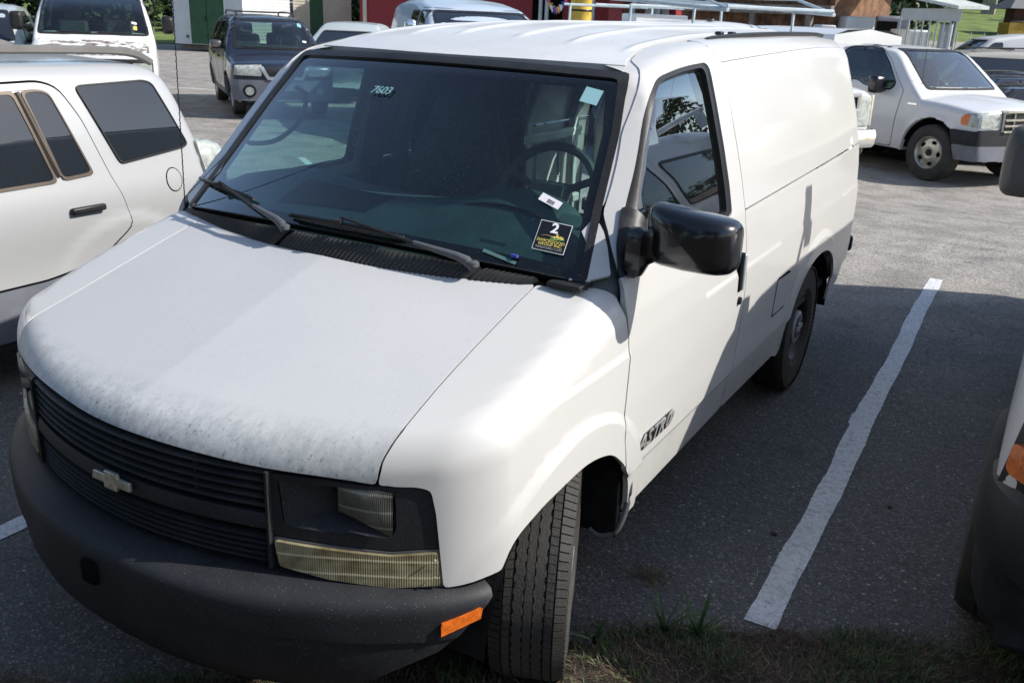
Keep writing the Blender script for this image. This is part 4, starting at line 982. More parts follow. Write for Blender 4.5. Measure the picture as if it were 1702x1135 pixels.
def make_car(s):
    sidex,base=car_fn(s); X,Y,a,z0=s['pose']; T=thing(s['name'],s['label'],s['cat'],(X,Y,z0),a,s.get('group'))
    pm=MAT[s['paint']]; hw=max(v for _,v in s['side'])+.05; top=max(v for _,v in s['roof'])+.08; h=s.get('h',.06)
    carve=s.get('carve',False); wins=[fil(w_,s.get('wr',.06),3) for w_ in s['wins']]; wsp_=s['wsp']
    def shellf(P):
        f=base(P)
        for w_ in s['wheels']:
            r=np.hypot(P[:,1]-w_[0],P[:,2]-w_[1]); R_=w_[1]+s.get('wellgap',.075); f=np.maximum(f,-np.maximum(r-R_,.45-np.abs(P[:,0])))
        if carve:
            fi=base(P,1)+.07; zf=s.get('zf',.75); f=np.maximum(f,-np.maximum(fi,zf-P[:,2]))
            near=(base(P,1)>-.11)
            for w_ in wins: m=prismcut(P,w_,'x')&(np.abs(P[:,0])>.45)&near; f=np.where(m,np.maximum(f,.02),f)
            m=prismcut(P,wsp_,'y')&(P[:,1]<s['ws'][0]+1.2)&near; f=np.where(m,np.maximum(f,.02),f)
            if s.get('rwp') is not None: m=prismcut(P,s['rwp'],'y')&(P[:,1]>s['len']-.9)&near; f=np.where(m,np.maximum(f,.02),f)
        return f
    P,F=surfnets(shellf,(-hw-.02,-.12,s.get('bot',.28)-.05),(hw+.02,s['len']+.12,top),h)
    for _ in range(3):
        v=base(P); g=grad(base,P,.004); ok=np.abs(v)<h*.8; 
        if carve: ok&=np.abs(shellf(P-g*.0))<h*.8
        P=P-g*(v*ok*.9)[:,None]
    n0=np.cross(P[F[:,2]]-P[F[:,0]],P[F[:,3]]-P[F[:,1]]); c=P[F].mean(1); fl=shellf(c+n0/np.maximum(np.linalg.norm(n0,axis=1,keepdims=True),1e-9)*.02)<shellf(c-n0/np.maximum(np.linalg.norm(n0,axis=1,keepdims=True),1e-9)*.02)
    F[fl]=F[fl][:,::-1]; c=P[F].mean(1); mats=[pm,MAT['under']]; mi=np.zeros(len(F),int)
    mi[(base(c)<-.05)]=1; mi[c[:,2]<s.get('bot',.28)+.02]=1
    for zmax,mn in s.get('bands',[]): mats.append(MAT[mn]); mi[(c[:,2]<zmax)&(mi==0)]=len(mats)-1
    gN=grad(base,P,.006); nearb=np.abs(base(P))<.004; fn=np.cross(P[F[:,2]]-P[F[:,0]],P[F[:,3]]-P[F[:,1]]); fn=fn/np.maximum(np.linalg.norm(fn,axis=1,keepdims=True),1e-9)
    LNn=np.where((nearb[F]&((gN[F]*fn[:,None,:]).sum(2)>.75))[:,:,None],gN[F],fn[:,None,:]).reshape(-1,3)
    b=mk('body',P,F,mats,T,mi=mi,normals=[tuple(q) for q in LNn])
    FX,FYY,FR=Flat('x'),Flat('y'),Flat('r',s['len']+1.2)
    hh=s.get('ph',.06); glm=MAT[s.get('glass','dark_glass')]; fb=lambda P:base(P,2)
    def P3(pl,m='x'): return [(1,p[0],p[1]) if m=='x' else (p[0],0,p[1]) for p in pl]
    def pan(name,pl,mode,mat,off=.003,r=.05,hole=None,mir=(False,),parent=T,fn=None,fl_=.008,hs=None):
        mp={'x':FX,'y':FYY,'r':FR}[mode]; o=None
        hs=hs or hh
        for m_ in mir:
            o=panel(name,fn or fb,np.array(fil(pl,r,3)),mp,mat,parent,h=hs,off=off,holes=[np.array(fil(q,r,3)) for q in (hole or [])],mirror=m_,uvspace=True,flange=fl_,nsteps=40)
        return o
    vis=s.get('vis',(False,True))
    # doors: gap strip + skin + handle
    for d in s.get('doors',[]):
        for m_ in vis:
            D=pan('door',d['o'],'x',pm,.004,.05,hole=[grow(w,.015) for w in d.get('h',[])],mir=(m_,),fl_=.006)
            pan('door_gap',grow(d['o'],.012).tolist(),'x',MAT['black'],.0015,.05,hole=[d['o']],mir=(m_,),parent=D,fl_=0)
            if 'hd' in d:
                k=-1 if m_ else 1; y,z=d['hd']; xx=float(sidex(np.array([y]),np.array([z]))[0])
                G().box((k*(xx+.018),y,z),(.03,.20,.035)).out('handle',MAT[s.get('hmat','trim')],D,bevel=.01)
    for i,w in enumerate(s['wins']):
        for m_ in vis:
            W=pan('window',w,'x',glm,.006,s.get('wr',.06),mir=(m_,),fl_=0,hs=.09)
            pan('window_frame',grow(w,s.get('wfw',.022) if i!=s.get('flush',-1) else .008).tolist(),'x',MAT[s.get('wfm','trim') if i!=s.get('flush',-1) else 'trim'],.010,s.get('wr',.06),hole=[w],mir=(m_,),parent=W,fl_=.012)
    W=pan('windshield',wsp_,'y',MAT['far_glass'] if carve else glm,.004,.07,fn=lambda P:base(P,1),fl_=0,hs=.09)
    pan('windshield_seal',grow(wsp_,.03).tolist(),'y',MAT['trim'],.009,.07,hole=[wsp_],parent=W,fn=lambda P:base(P,1),fl_=.012)
    if s.get('rwp') is not None: pan('rear_window',s['rwp'],'r',glm if not carve else MAT['far_glass'],.006,.06,fl_=0,hs=.09)
    for nm,pl,mode,mn,off,mir in s.get('panels',[]): pan(nm,pl,mode,MAT[mn],off,.02,mir={'both':(False,True),'L':(False,),'R':(True,)}[mir],hs=.05,fl_=max(.006,off+.006))
    for nm,gfun,mn,bv in s.get('extras',[]):
        gfun(G()).out(nm,MAT[mn] if not isinstance(mn,(list,tuple)) else [MAT[q] for q in mn],T,bevel=bv)
    if carve:
        G().box((0,s['ws'][0]+.28,s['ws'][1]-.06),(1.35,.55,.22)).out('dashboard',MAT[s.get('dashm','interior')],T,bevel=.06)
        for sx_ in (-.38,.38):
            for yy in s.get('seats',()):
                S_=bpy.data.objects.new('seat',None); link(S_,T); S_.location=(sx_,yy,s['ws'][1]-1.12+.0)
                G().box((0,0,1.06),(.50,.16,.60),rot=(R(-12),0,0)).out('backrest',MAT['fabric'],S_,bevel=.06)
                G().box((0,.06,1.45),(.26,.10,.20),rot=(R(-8),0,0)).out('headrest',MAT['fabric'],S_,bevel=.04)
                G().box((0,-.25,.78),(.5,.5,.16)).out('cushion',MAT['fabric'],S_,bevel=.05)
        SWh=G().tube([(.38+.18*math.cos(q),s['ws'][0]+.55+.06*math.sin(q),s['ws'][1]+.06+.17*math.sin(q)) for q in np.linspace(0,2*math.pi,25)[:-1]],.016,6,closed=True).out('steering_wheel',MAT['fabric'],T)
    for w_ in s['wheels']:
        for k in (1,-1):
            wheel(T,k*w_[2],w_[0],w_[1],w_[3],k,R(s.get('steer',0)) if w_[0]<1.6 else 0,s.get('ws_style','steel'),w_[1]*.56,False,'std',rim=s.get('rim','dark_metal'))
    if s.get('mirror'):
        mx,my,mz,dx,dy,dz,mm=s['mirror']
        for k in (1,-1):
            MR=bpy.data.objects.new('door_mirror',None); link(MR,T); MR.location=(k*mx,my,mz)
            g=G(); rows=[]
            for (t,sc) in ((-.5,.55),(-.42,.85),(-.2,1),(.3,1),(.5,.97)):
                rows.append([(dx/2*sc*math.copysign(abs(math.cos(q))**.45,math.cos(q)),dy*t,dz/2*sc*math.copysign(abs(math.sin(q))**.45,math.sin(q))) for q in np.linspace(0,2*math.pi,25)[:-1]])
            g.grid(rows,close=True,flip=True); g.add(rows[0],[tuple(range(24))]); g.out('mirror_housing',MAT[mm],MR,ang=60)
            G().box((0,dy*.5+.002,0),(dx*.9,.004,dz*.85)).out('mirror_glass',MAT['chrome'],MR)
            G().tube([(-k*(dx/2+.12),-.02,-dz*.30),(-k*dx*.35,0,-dz*.28)],.028,6).out('mirror_arm',MAT['trim'],MR)
    for (x0,x1,xe) in s.get('wipers',[(-.55,-.05,0),(.05,.6,0)]):
        p=[]
        for x in np.linspace(x0,x1,6):
            zz=s['ws'][1]+.05+s.get('wz',0); q=march(lambda P:base(P,1),[(x,-1,zz)],[(0,1,0)],4.5,60)[0]; p.append((q[0],q[1]-.015,q[2]))
        G().tube(p,.011,5).out('wiper',MAT['trim'],T)
    return T
# ------------------------------------------------------------------ the other vehicles
# silver-white SUV on the left
make_car(dict(name='parked_suv',label='silver white boxy SUV with dark tinted side windows and roof rails on the left edge',cat='suv',pose=(-3.097,-1.549,.022,0),paint='silver',len=4.14,
 side=[(.2,.83),(.35,.865),(.52,.882),(.60,.880),(.95,.885),(1.04,.862),(1.5,.735),(1.62,.69),(1.8,.62)],roof=[(1.4,1.50),(1.8,1.575),(2.4,1.605),(3.2,1.605),(3.9,1.575),(4.1,1.54)],crown=.03,
 hood=[(0,.92),(.4,.98),(1.2,1.04),(1.6,1.06)],ws=(1.35,1.04,.95,.12),rear=[(.3,4.05),(.6,4.16),(1.0,4.14),(1.27,4.06),(1.41,4.01),(1.55,3.93),(1.7,3.8)],front=(.08,.18),r=(.07,.07,.09,.05,.10),
 wheels=[(.86,.335,.85,.215),(3.42,.335,.85,.215)],wellgap=.008,flare=.014,ph=.032,h=.036,bands=[(.545,'tan_grey')],bot=.27,wfm='beltline',wfw=.016,flush=2,wr=.028,hmat='trim',ws_style='alloy',
 wins=[[(2.10,1.03),(3.05,1.045),(2.955,1.455),(2.22,1.44)],[(3.10,1.05),(3.265,1.06),(3.15,1.445),(3.10,1.462),(3.015,1.458)],[(3.475,1.085),(3.92,1.125),(3.94,1.145),(3.80,1.47),(3.74,1.485),(3.33,1.475),(3.32,1.455),(3.455,1.10)],[(1.45,1.04),(2.0,1.04),(2.1,1.43),(1.95,1.42)]],
 wsp=[(-.72,1.08),(.72,1.08),(.60,1.48),(-.60,1.48)],
 doors=[dict(o=[(2.05,.565),(2.95,.565),(3.25,.62),(3.46,.76),(3.42,.92),(3.38,1.01),(3.29,1.32),(3.21,1.47),(3.12,1.505),(2.15,1.49),(2.05,1.04)],h=[[(2.10,1.03),(3.26,1.055),(3.12,1.46),(2.22,1.44)]],hd=(3.19,.885)),
        dict(o=[(1.2,.565),(2.03,.565),(2.03,1.04),(2.12,1.48),(1.95,1.46),(1.3,1.04)],h=[[(1.45,1.04),(2.0,1.04),(2.1,1.43),(1.95,1.42)]],hd=(1.9,.87))],
 panels=[('fuel_flap_gap',[(3.79+.058*math.cos(q),.955+.068*math.sin(q)) for q in np.linspace(0,2*math.pi,21)[:-1]],'x','black',.0015,'L'),('fuel_flap',[(3.79+.052*math.cos(q),.955+.062*math.sin(q)) for q in np.linspace(0,2*math.pi,21)[:-1]],'x','silver',.003,'L'),
                  ('side_reflector',[(4.03,.92),(4.12,.90),(4.10,1.14),(4.00,1.15)],'x','lamp_far',.02,'both')],
 extras=[('tail_lamp',lambda g:g.lathe([(0,0),(.02,.07),(.06,.105),(.12,.12),(.2,.12),(.26,.08)],24,(0,0,0),'y').xf(Matrix.Translation((.76,4.25,1.02))@Matrix.Rotation(math.pi,4,'Z')@Matrix.Diagonal((.8,1,1,1))),'lamp_far',0),('roof_rail',lambda g:g.tube(crom([(.60,2.0,1.585),(.60,2.15,1.635),(.60,2.8,1.655),(.60,3.55,1.645),(.60,3.80,1.625),(.60,3.92,1.575)],4),.022,6),'rail',0),
         ('roof_rail',lambda g:g.tube(crom([(-.60,2.0,1.585),(-.60,2.15,1.635),(-.60,2.8,1.655),(-.60,3.55,1.645),(-.60,3.80,1.625),(-.60,3.92,1.575)],4),.022,6),'rail',0),
         ('window_divider',lambda g:g.tube([(.858,3.085,1.06),(.750,2.985,1.465)],.016,6),'beltline',0)],wipers=[]))
# the white full-size van on the right edge
rackposts=lambda g:[g.box((k*.90,y,2.06),(.06,.08,.16)) for k in (-1,1) for y in (2.71,4.9)] and g
EXP=make_car(dict(name='work_van',label='white full-size van cut off by the right edge, with amber lamp and roof rack',cat='van',pose=(2.97,1.12,-.03,0),paint='white2',len=5.7,
 side=[(.2,.93),(.4,.97),(.6,.99),(1.1,.985),(1.3,.965),(1.85,.85),(2.05,.78)],roof=[(1.4,1.84),(1.8,1.95),(2.3,2.03),(2.8,2.06),(3.6,2.07),(5.3,2.05),(5.7,2.0)],crown=.05,
 hood=[(0,1.06),(.3,1.18),(.8,1.32),(1.2,1.38)],ws=(1.08,1.38,.95,.16),rear=[(.4,5.7),(1.2,5.7),(2.0,5.62)],front=(.10,.19),r=(.09,.10,.12,.05,.07),ftaper=.03,
 wheels=[(.88,.365,1.03,.245),(4.35,.365,.99,.245)],ph=.07,bot=.36,wellgap=.10,
 wins=[[(1.40,1.40),(2.15,1.38),(2.10,1.83),(1.95,1.85),(1.62,1.60)],[(2.45,1.36),(3.45,1.36),(3.42,1.80),(2.48,1.82)],[(3.65,1.30),(5.1,1.30),(5.02,1.77),(3.68,1.78)]],
 wsp=[(-.80,1.42),(.80,1.42),(.70,1.92),(-.70,1.92)],glass='dark_glass',
 doors=[dict(o=[(1.20,.66),(1.32,.45),(2.25,.45),(2.25,1.35),(2.18,1.88),(1.95,1.90),(1.45,1.50),(1.2,1.28)],h=[[(1.40,1.40),(2.15,1.38),(2.10,1.83),(1.95,1.85),(1.62,1.60)]],hd=(2.12,1.12)),
        dict(o=[(2.35,.42),(3.55,.42),(3.55,1.86),(2.38,1.88)],h=[[(2.45,1.30),(3.45,1.30),(3.42,1.78),(2.48,1.80)]],hd=(2.45,1.1))],
 panels=[('headlight',[(-.88,.80),(-.55,.80),(-.55,1.0),(-.86,1.0)],'y','lamp_far',.006,'L'),('headlight',[(.88,.80),(.55,.80),(.55,1.0),(.86,1.0)],'y','lamp_far',.006,'L'),
         ('lamp_surround',[(-.985,.62),(-.5,.62),(-.5,1.03),(-.93,1.03)],'y','trim',.004,'L'),('grille',[(-.5,.66),(.5,.66),(.5,1.03),(-.5,1.03)],'y','grille',.004,'L'),
         ('turn_signal',[(-.950,.765),(-.85,.755),(-.84,.85),(-.945,.86)],'y','amber',.02,'L')],
 extras=[('roof_rack',lambda g:(rackposts(g),[g.tube([(-.95,y,2.13),(.95,y,2.13)],.025,6) for y in (2.71,4.9)],g.box((-.94,2.71,2.04),(.03,.12,.30)),g)[-1],'rack_paint',0)],
 mirror=(1.14,1.55,1.47,.165,.13,.26,'mirror_grey'),bands=[(.66,'under')]))
plan2=[(0,0),(.3,.01),(.6,.07),(.80,.14),(.92,.24),(.985,.36),(1.0,.50)]
prof2=[(-.10,.745),(-.03,.735),(.0,.70),(.012,.64),(.012,.50),(.0,.47),(0,.42),(-.01,.34),(-.04,.27),(-.10,.24)]
bumper(MAT['bumper'],EXP,plan=plan2,prof=prof2,yend=[(.24,.40),(.5,.46),(.74,.52)],n=30)
# pickup with extended cab
frim=lambda g:g
F150=dict(name='pickup_truck',label='white extended-cab pickup with amber corner lamp, grey bumper and worn steel wheel',cat='pickup truck',pose=(1.698,13.85,.993,-.168),paint='white2',len=5.7,
 side=[(.2,.90),(.45,.965),(.62,.985),(1.1,.985),(1.28,.955),(1.75,.80),(1.9,.75)],roof=[(1.7,1.72),(2.0,1.82),(2.5,1.865),(3.1,1.86),(3.3,1.84)],crown=.04,
 hood=[(0,1.06),(.15,1.11),(.6,1.19),(1.3,1.24),(1.5,1.25)],hcrown=.05,ws=(1.30,1.24,.80,.10),rear=[(.3,3.25),(1.2,3.25),(1.8,3.15)],front=(.10,.10),rake=.05,r=(.06,.07,.06,.04,.06),ftaper=.03,hend=2.4,bed=(1.24,5.65),
 wheels=[(.95,.41,.98,.26),(4.4,.41,.98,.26)],ph=.05,h=.038,wellgap=.085,bot=.38,carve=True,zf=.9,seats=(2.3,3.0),dashm='interior',glass='far_glass',ws_style='five',rim='badge',flare=.015,
 wins=[[(1.76,1.34),(1.83,1.24),(2.36,1.275),(2.50,1.335),(2.83,1.34),(3.0,1.36),(3.0,1.74),(2.90,1.80),(2.55,1.815),(2.27,1.79),(2.02,1.60)]],
 wsp=[(-.74,1.30),(.74,1.30),(.62,1.79),(-.62,1.79)],rwp=[(-.6,1.32),(.6,1.32),(.52,1.72),(-.52,1.72)],
 doors=[dict(o=[(1.66,.42),(2.62,.42),(2.62,1.84),(2.30,1.83),(2.02,1.66),(1.72,1.36),(1.58,1.25),(1.63,.80)],h=[[(1.76,1.34),(1.83,1.24),(2.36,1.275),(2.50,1.335),(2.63,1.34),(2.63,1.80),(2.55,1.815),(2.27,1.79),(2.02,1.60)]],hd=(2.45,1.05)),
        dict(o=[(2.65,.42),(3.15,.42),(3.12,1.84),(2.65,1.85)],h=[[(2.64,1.335),(2.83,1.34),(3.0,1.36),(3.0,1.74),(2.90,1.80),(2.64,1.81)]])],
 panels=[('headlight',[(.47,.87),(.10,.84),(.10,1.06),(.42,1.03),(.48,.97)],'x','lamp_far',.006,'both'),('corner_lamp',[(.47,.88),(.36,.87),(.35,1.025),(.42,1.02),(.48,.97)],'x','amber',.010,'both'),
         ('headlight',[(-.92,.84),(-.60,.82),(-.60,1.06),(-.92,1.05)],'y','lamp_far',.006,'L'),('headlight',[(.92,.84),(.60,.82),(.60,1.06),(.92,1.05)],'y','lamp_far',.006,'L'),
         ('bumper_cover',[(.60,.80),(.05,.80),(.0,.60),(.54,.60)],'x','bumper',.03,'both'),('bumper_cover',[(-.95,.60),(.95,.60),(.95,.82),(-.95,.82)],'y','bumper',.03,'L'),
         ('bumper',[(.54,.60),(.08,.60),(.08,.395),(.48,.395)],'x','tan_grey',.035,'both'),('bumper',[(-.93,.395),(.93,.395),(.93,.60),(-.93,.60)],'y','tan_grey',.035,'L'),
         ('grille',[(-.56,.78),(.56,.78),(.58,1.08),(-.58,1.08)],'y','grille',.012,'L')],
 extras=[('grille_frame',lambda g:([g.tube([(x,.095+.1*x*x,.80),(x,.11+.1*x*x,1.07)],.018,6) for x in (-.56,-.36,0,.36,.56)],[g.tube([(-.56,.10,z),(.56,.10,z)],.016,6) for z in (.80,.88,.96,1.07)],g)[-1],'badge',0),
         ('fender_badge',lambda g:g.box((-.998,1.35,1.07),(.01,.17,.035)),'chrome',.003),
         ('fuel_aerial',lambda g:g.tube([(-.78,1.42,1.20),(-.78,1.45,1.85)],.004,4),'trim',0),
                  ('camper_shell',lambda g:g.grid([[(sx_*xx,yy,zz) for sx_,xx,zz in ((1,.86,1.24),(1,.82,1.78),(1,.77,1.98),(1,.5,2.06),(-1,0,2.08),(-1,.5,2.06),(-1,.77,1.98),(-1,.82,1.78),(-1,.86,1.24))] for yy in (3.32,3.45,4.4,5.6)],flip=False).grid([[(-.86,3.32,1.24),(-.77,3.32,1.98),(0,3.32,2.08)],[(.86,3.32,1.24),(.77,3.32,1.98),(0,3.32,2.08)]]),'white2',0)],
 mirror=(1.12,1.95,1.30,.24,.14,.26,'mirror_black'),wipers=[(-.62,-.10,0),(.0,.62,0)],wz=.01)
make_car(F150)
# full-size van far left with flaking bonnet
EV=dict(name='passenger_van',label='white van facing forward with rusty flaking patches on its hood and black mirrors',cat='van',pose=(-11.864,8.719,.893,-.03),paint='white2',len=5.4,
 side=[(.2,.92),(.45,.97),(1.1,.985),(1.35,.95),(2.0,.78),(2.15,.72)],roof=[(1.5,1.85),(1.8,1.98),(2.4,2.07),(5.0,2.08),(5.4,2.05)],crown=.05,
 hood=[(0,1.02),(.15,1.085),(.6,1.24),(1.0,1.30),(1.3,1.32)],ws=(.98,1.32,1.05,.06),rear=[(.4,5.4),(2.0,5.35)],front=(.08,.12),r=(.08,.07,.07,.04,.06),ftaper=.05,
 wheels=[(.95,.37,.96,.24),(4.4,.37,.96,.24)],ph=.06,h=.042,bot=.38,carve=True,zf=.95,seats=(1.9,),dashm='interior',glass='far_glass',
 wins=[[(1.35,1.36),(2.1,1.36),(2.05,1.85),(1.85,1.88),(1.5,1.6)],[(2.5,1.38),(3.6,1.38),(3.55,1.86),(2.55,1.88)]],rwp=[(-.6,1.4),(.6,1.4),(.55,1.9),(-.55,1.9)],
 wsp=[(-.86,1.355),(.86,1.355),(.74,1.92),(-.74,1.92)],doors=[dict(o=[(1.2,.45),(2.3,.45),(2.25,1.93),(1.85,1.94),(1.4,1.6),(1.2,1.33)],h=[[(1.35,1.36),(2.1,1.36),(2.05,1.85),(1.85,1.88),(1.5,1.6)]],hd=(2.15,1.1))],
 panels=[('grille',[(-.90,.60),(.90,.60),(.90,.985),(-.90,.985)],'y','grille',.006,'L'),('headlight',[(-.88,.70),(-.58,.70),(-.58,.92),(-.88,.92)],'y','lamp_far',.012,'L'),('headlight',[(.88,.70),(.58,.70),(.58,.92),(.88,.92)],'y','lamp_far',.012,'L'),
         ('windshield_sticker',[(.60,1.52),(.69,1.50),(.69,1.535),(.61,1.555)],'y','ink_white',.012,'L'),('windshield_sticker',[(.62,1.42),(.69,1.41),(.69,1.48),(.63,1.485)],'y','ink_yellow',.012,'L')],
 mirror=(1.20,1.22,1.52,.20,.16,.30,'trim'),wz=-.0)
ev=make_car(EV)
_,evb=car_fn(EV)
# flaked bonnet skin sits just above the shell
panel('hood',lambda P:evb(P,2),[(x,.12+.12*x*x,1.03) for x in np.linspace(-.84,.84,9)]+[(.86,.30,1.05),(.84,.95,1.25)]+[(x,.96,1.28) for x in (.4,0,-.4)]+[(-.84,.95,1.25),(-.86,.30,1.05)],Cyl('x',1.4,.5,.9),MAT['flake'],ev,h=.06,off=.006,flange=.02)
# dark blue compact SUV
ESC=dict(name='compact_suv',label='dark blue compact SUV with grey lower body and silver grille surround by the green-door shed',cat='suv',pose=(-9.622,10.796,.931,.026),paint='blue',len=4.4,
 side=[(.2,.82),(.42,.87),(.62,.89),(.95,.885),(1.10,.85),(1.6,.66),(1.75,.60)],roof=[(1.6,1.55),(1.9,1.64),(2.5,1.685),(3.8,1.67),(4.2,1.62)],crown=.05,
 hood=[(0,.86),(.2,.93),(.7,1.02),(1.2,1.09),(1.4,1.10)],hcrown=.04,ws=(1.18,1.12,.85,.10),rear=[(.3,4.35),(1.0,4.38),(1.6,4.2)],front=(.09,.24),r=(.07,.08,.10,.05,.10),ftaper=.04,
 wheels=[(.85,.345,.83,.22),(3.47,.345,.83,.22)],ph=.05,h=.05,carve=True,zf=.8,seats=(2.0,2.9),dashm='interior',glass='far_glass',bands=[(.66,'tan_grey')],ws_style='alloy',rim='steel',flare=.02,
 wins=[[(1.55,1.12),(2.15,1.12),(2.15,1.55),(1.95,1.56)],[(2.28,1.12),(3.0,1.12),(2.95,1.55),(2.28,1.56)],[(3.15,1.13),(3.9,1.16),(3.75,1.52),(3.12,1.54)]],rwp=[(-.55,1.12),(.55,1.12),(.48,1.5),(-.48,1.5)],
 wsp=[(-.70,1.15),(.70,1.15),(.56,1.59),(-.56,1.59)],
 doors=[dict(o=[(1.35,.42),(2.2,.42),(2.2,1.6),(1.9,1.61),(1.3,1.12)],h=[[(1.55,1.12),(2.15,1.12),(2.15,1.55),(1.95,1.56)]],hd=(2.08,.95)),dict(o=[(2.23,.42),(2.95,.42),(3.1,.75),(3.08,1.12),(3.0,1.59),(2.23,1.6)],h=[[(2.28,1.12),(3.0,1.12),(2.95,1.55),(2.28,1.56)]],hd=(2.95,.97))],
 panels=[('headlight',[(-.84,.73),(-.40,.72),(-.38,.90),(-.82,.88)],'y','lamp_far',.012,'L'),('headlight',[(.84,.73),(.40,.72),(.38,.90),(.82,.88)],'y','lamp_far',.012,'L'),
         ('grille',[(-.30,.70),(.30,.70),(.36,.86),(-.36,.86)],'y','grille',.012,'L'),('grille_surround',[(-.42,.86),(-.36,.875),(-.27,.71),(.27,.71),(.36,.875),(.42,.86),(.30,.66),(-.30,.66)],'y','galv',.02,'L'),
         ('fog_lamp',[(-.60+.07*math.cos(q),.47+.07*math.sin(q)) for q in np.linspace(0,2*math.pi,17)[:-1]],'y','lamp_far',.02,'L'),('fog_lamp',[(.60+.07*math.cos(q),.47+.07*math.sin(q)) for q in np.linspace(0,2*math.pi,17)[:-1]],'y','lamp_far',.02,'L'),
         ('fog_lamp_bezel',[(-.60+.11*math.cos(q),.47+.11*math.sin(q)) for q in np.linspace(0,2*math.pi,17)[:-1]],'y','trim',.008,'L'),('air_intake',[(-.38,.34),(.38,.34),(.38,.48),(-.38,.48)],'y','trim',.008,'L'),
         ('windshield_sticker',[(.50,1.50),(.58,1.49),(.57,1.555),(.51,1.56)],'y','ink_blue',.012,'L'),('windshield_sticker',[(.52,1.24),(.60,1.23),(.60,1.26),(.53,1.27)],'y','ink_white',.012,'L')],
 extras=[('roof_rail',lambda g:g.tube(crom([(.52,2.1,1.66),(.52,2.25,1.73),(.52,3.6,1.74),(.52,3.8,1.67)],3),.016,5),'trim',0),('roof_rail',lambda g:g.tube(crom([(-.52,2.1,1.66),(-.52,2.25,1.73),(-.52,3.6,1.74),(-.52,3.8,1.67)],3),.016,5),'trim',0),
         ('roof_crossbar',lambda g:g.tube([(-.52,2.6,1.74),(.52,2.6,1.74)],.014,5),'trim',0)],
 mirror=(.98,1.52,1.17,.20,.12,.15,'blue'),wz=-.02)
make_car(ESC)
# ---- placing things by pixel column and distance from the photographer (plain world positions come out)
def ray_(px,py):
    d=fw+r2*((px-851)/FPX)-u2*((py-567.5)/FPX); return d
def at(px,D,z=0.):
    lo,hi=-1500.,2500.
    for _ in range(40):
        m=(lo+hi)/2; p=CP[2]+ray_(px,m).z*D
        if p>z: lo=m
        else: hi=m
    d=ray_(px,m); return (CP[0]+d.x*D,CP[1]+d.y*D)
def posed(px,D,lx,ly,a,z0=0,z=1.0):
    W=at(px,D,z); return (W[0]-(lx*math.cos(a)-ly*math.sin(a)),W[1]-(lx*math.sin(a)+ly*math.cos(a)),a,z0)
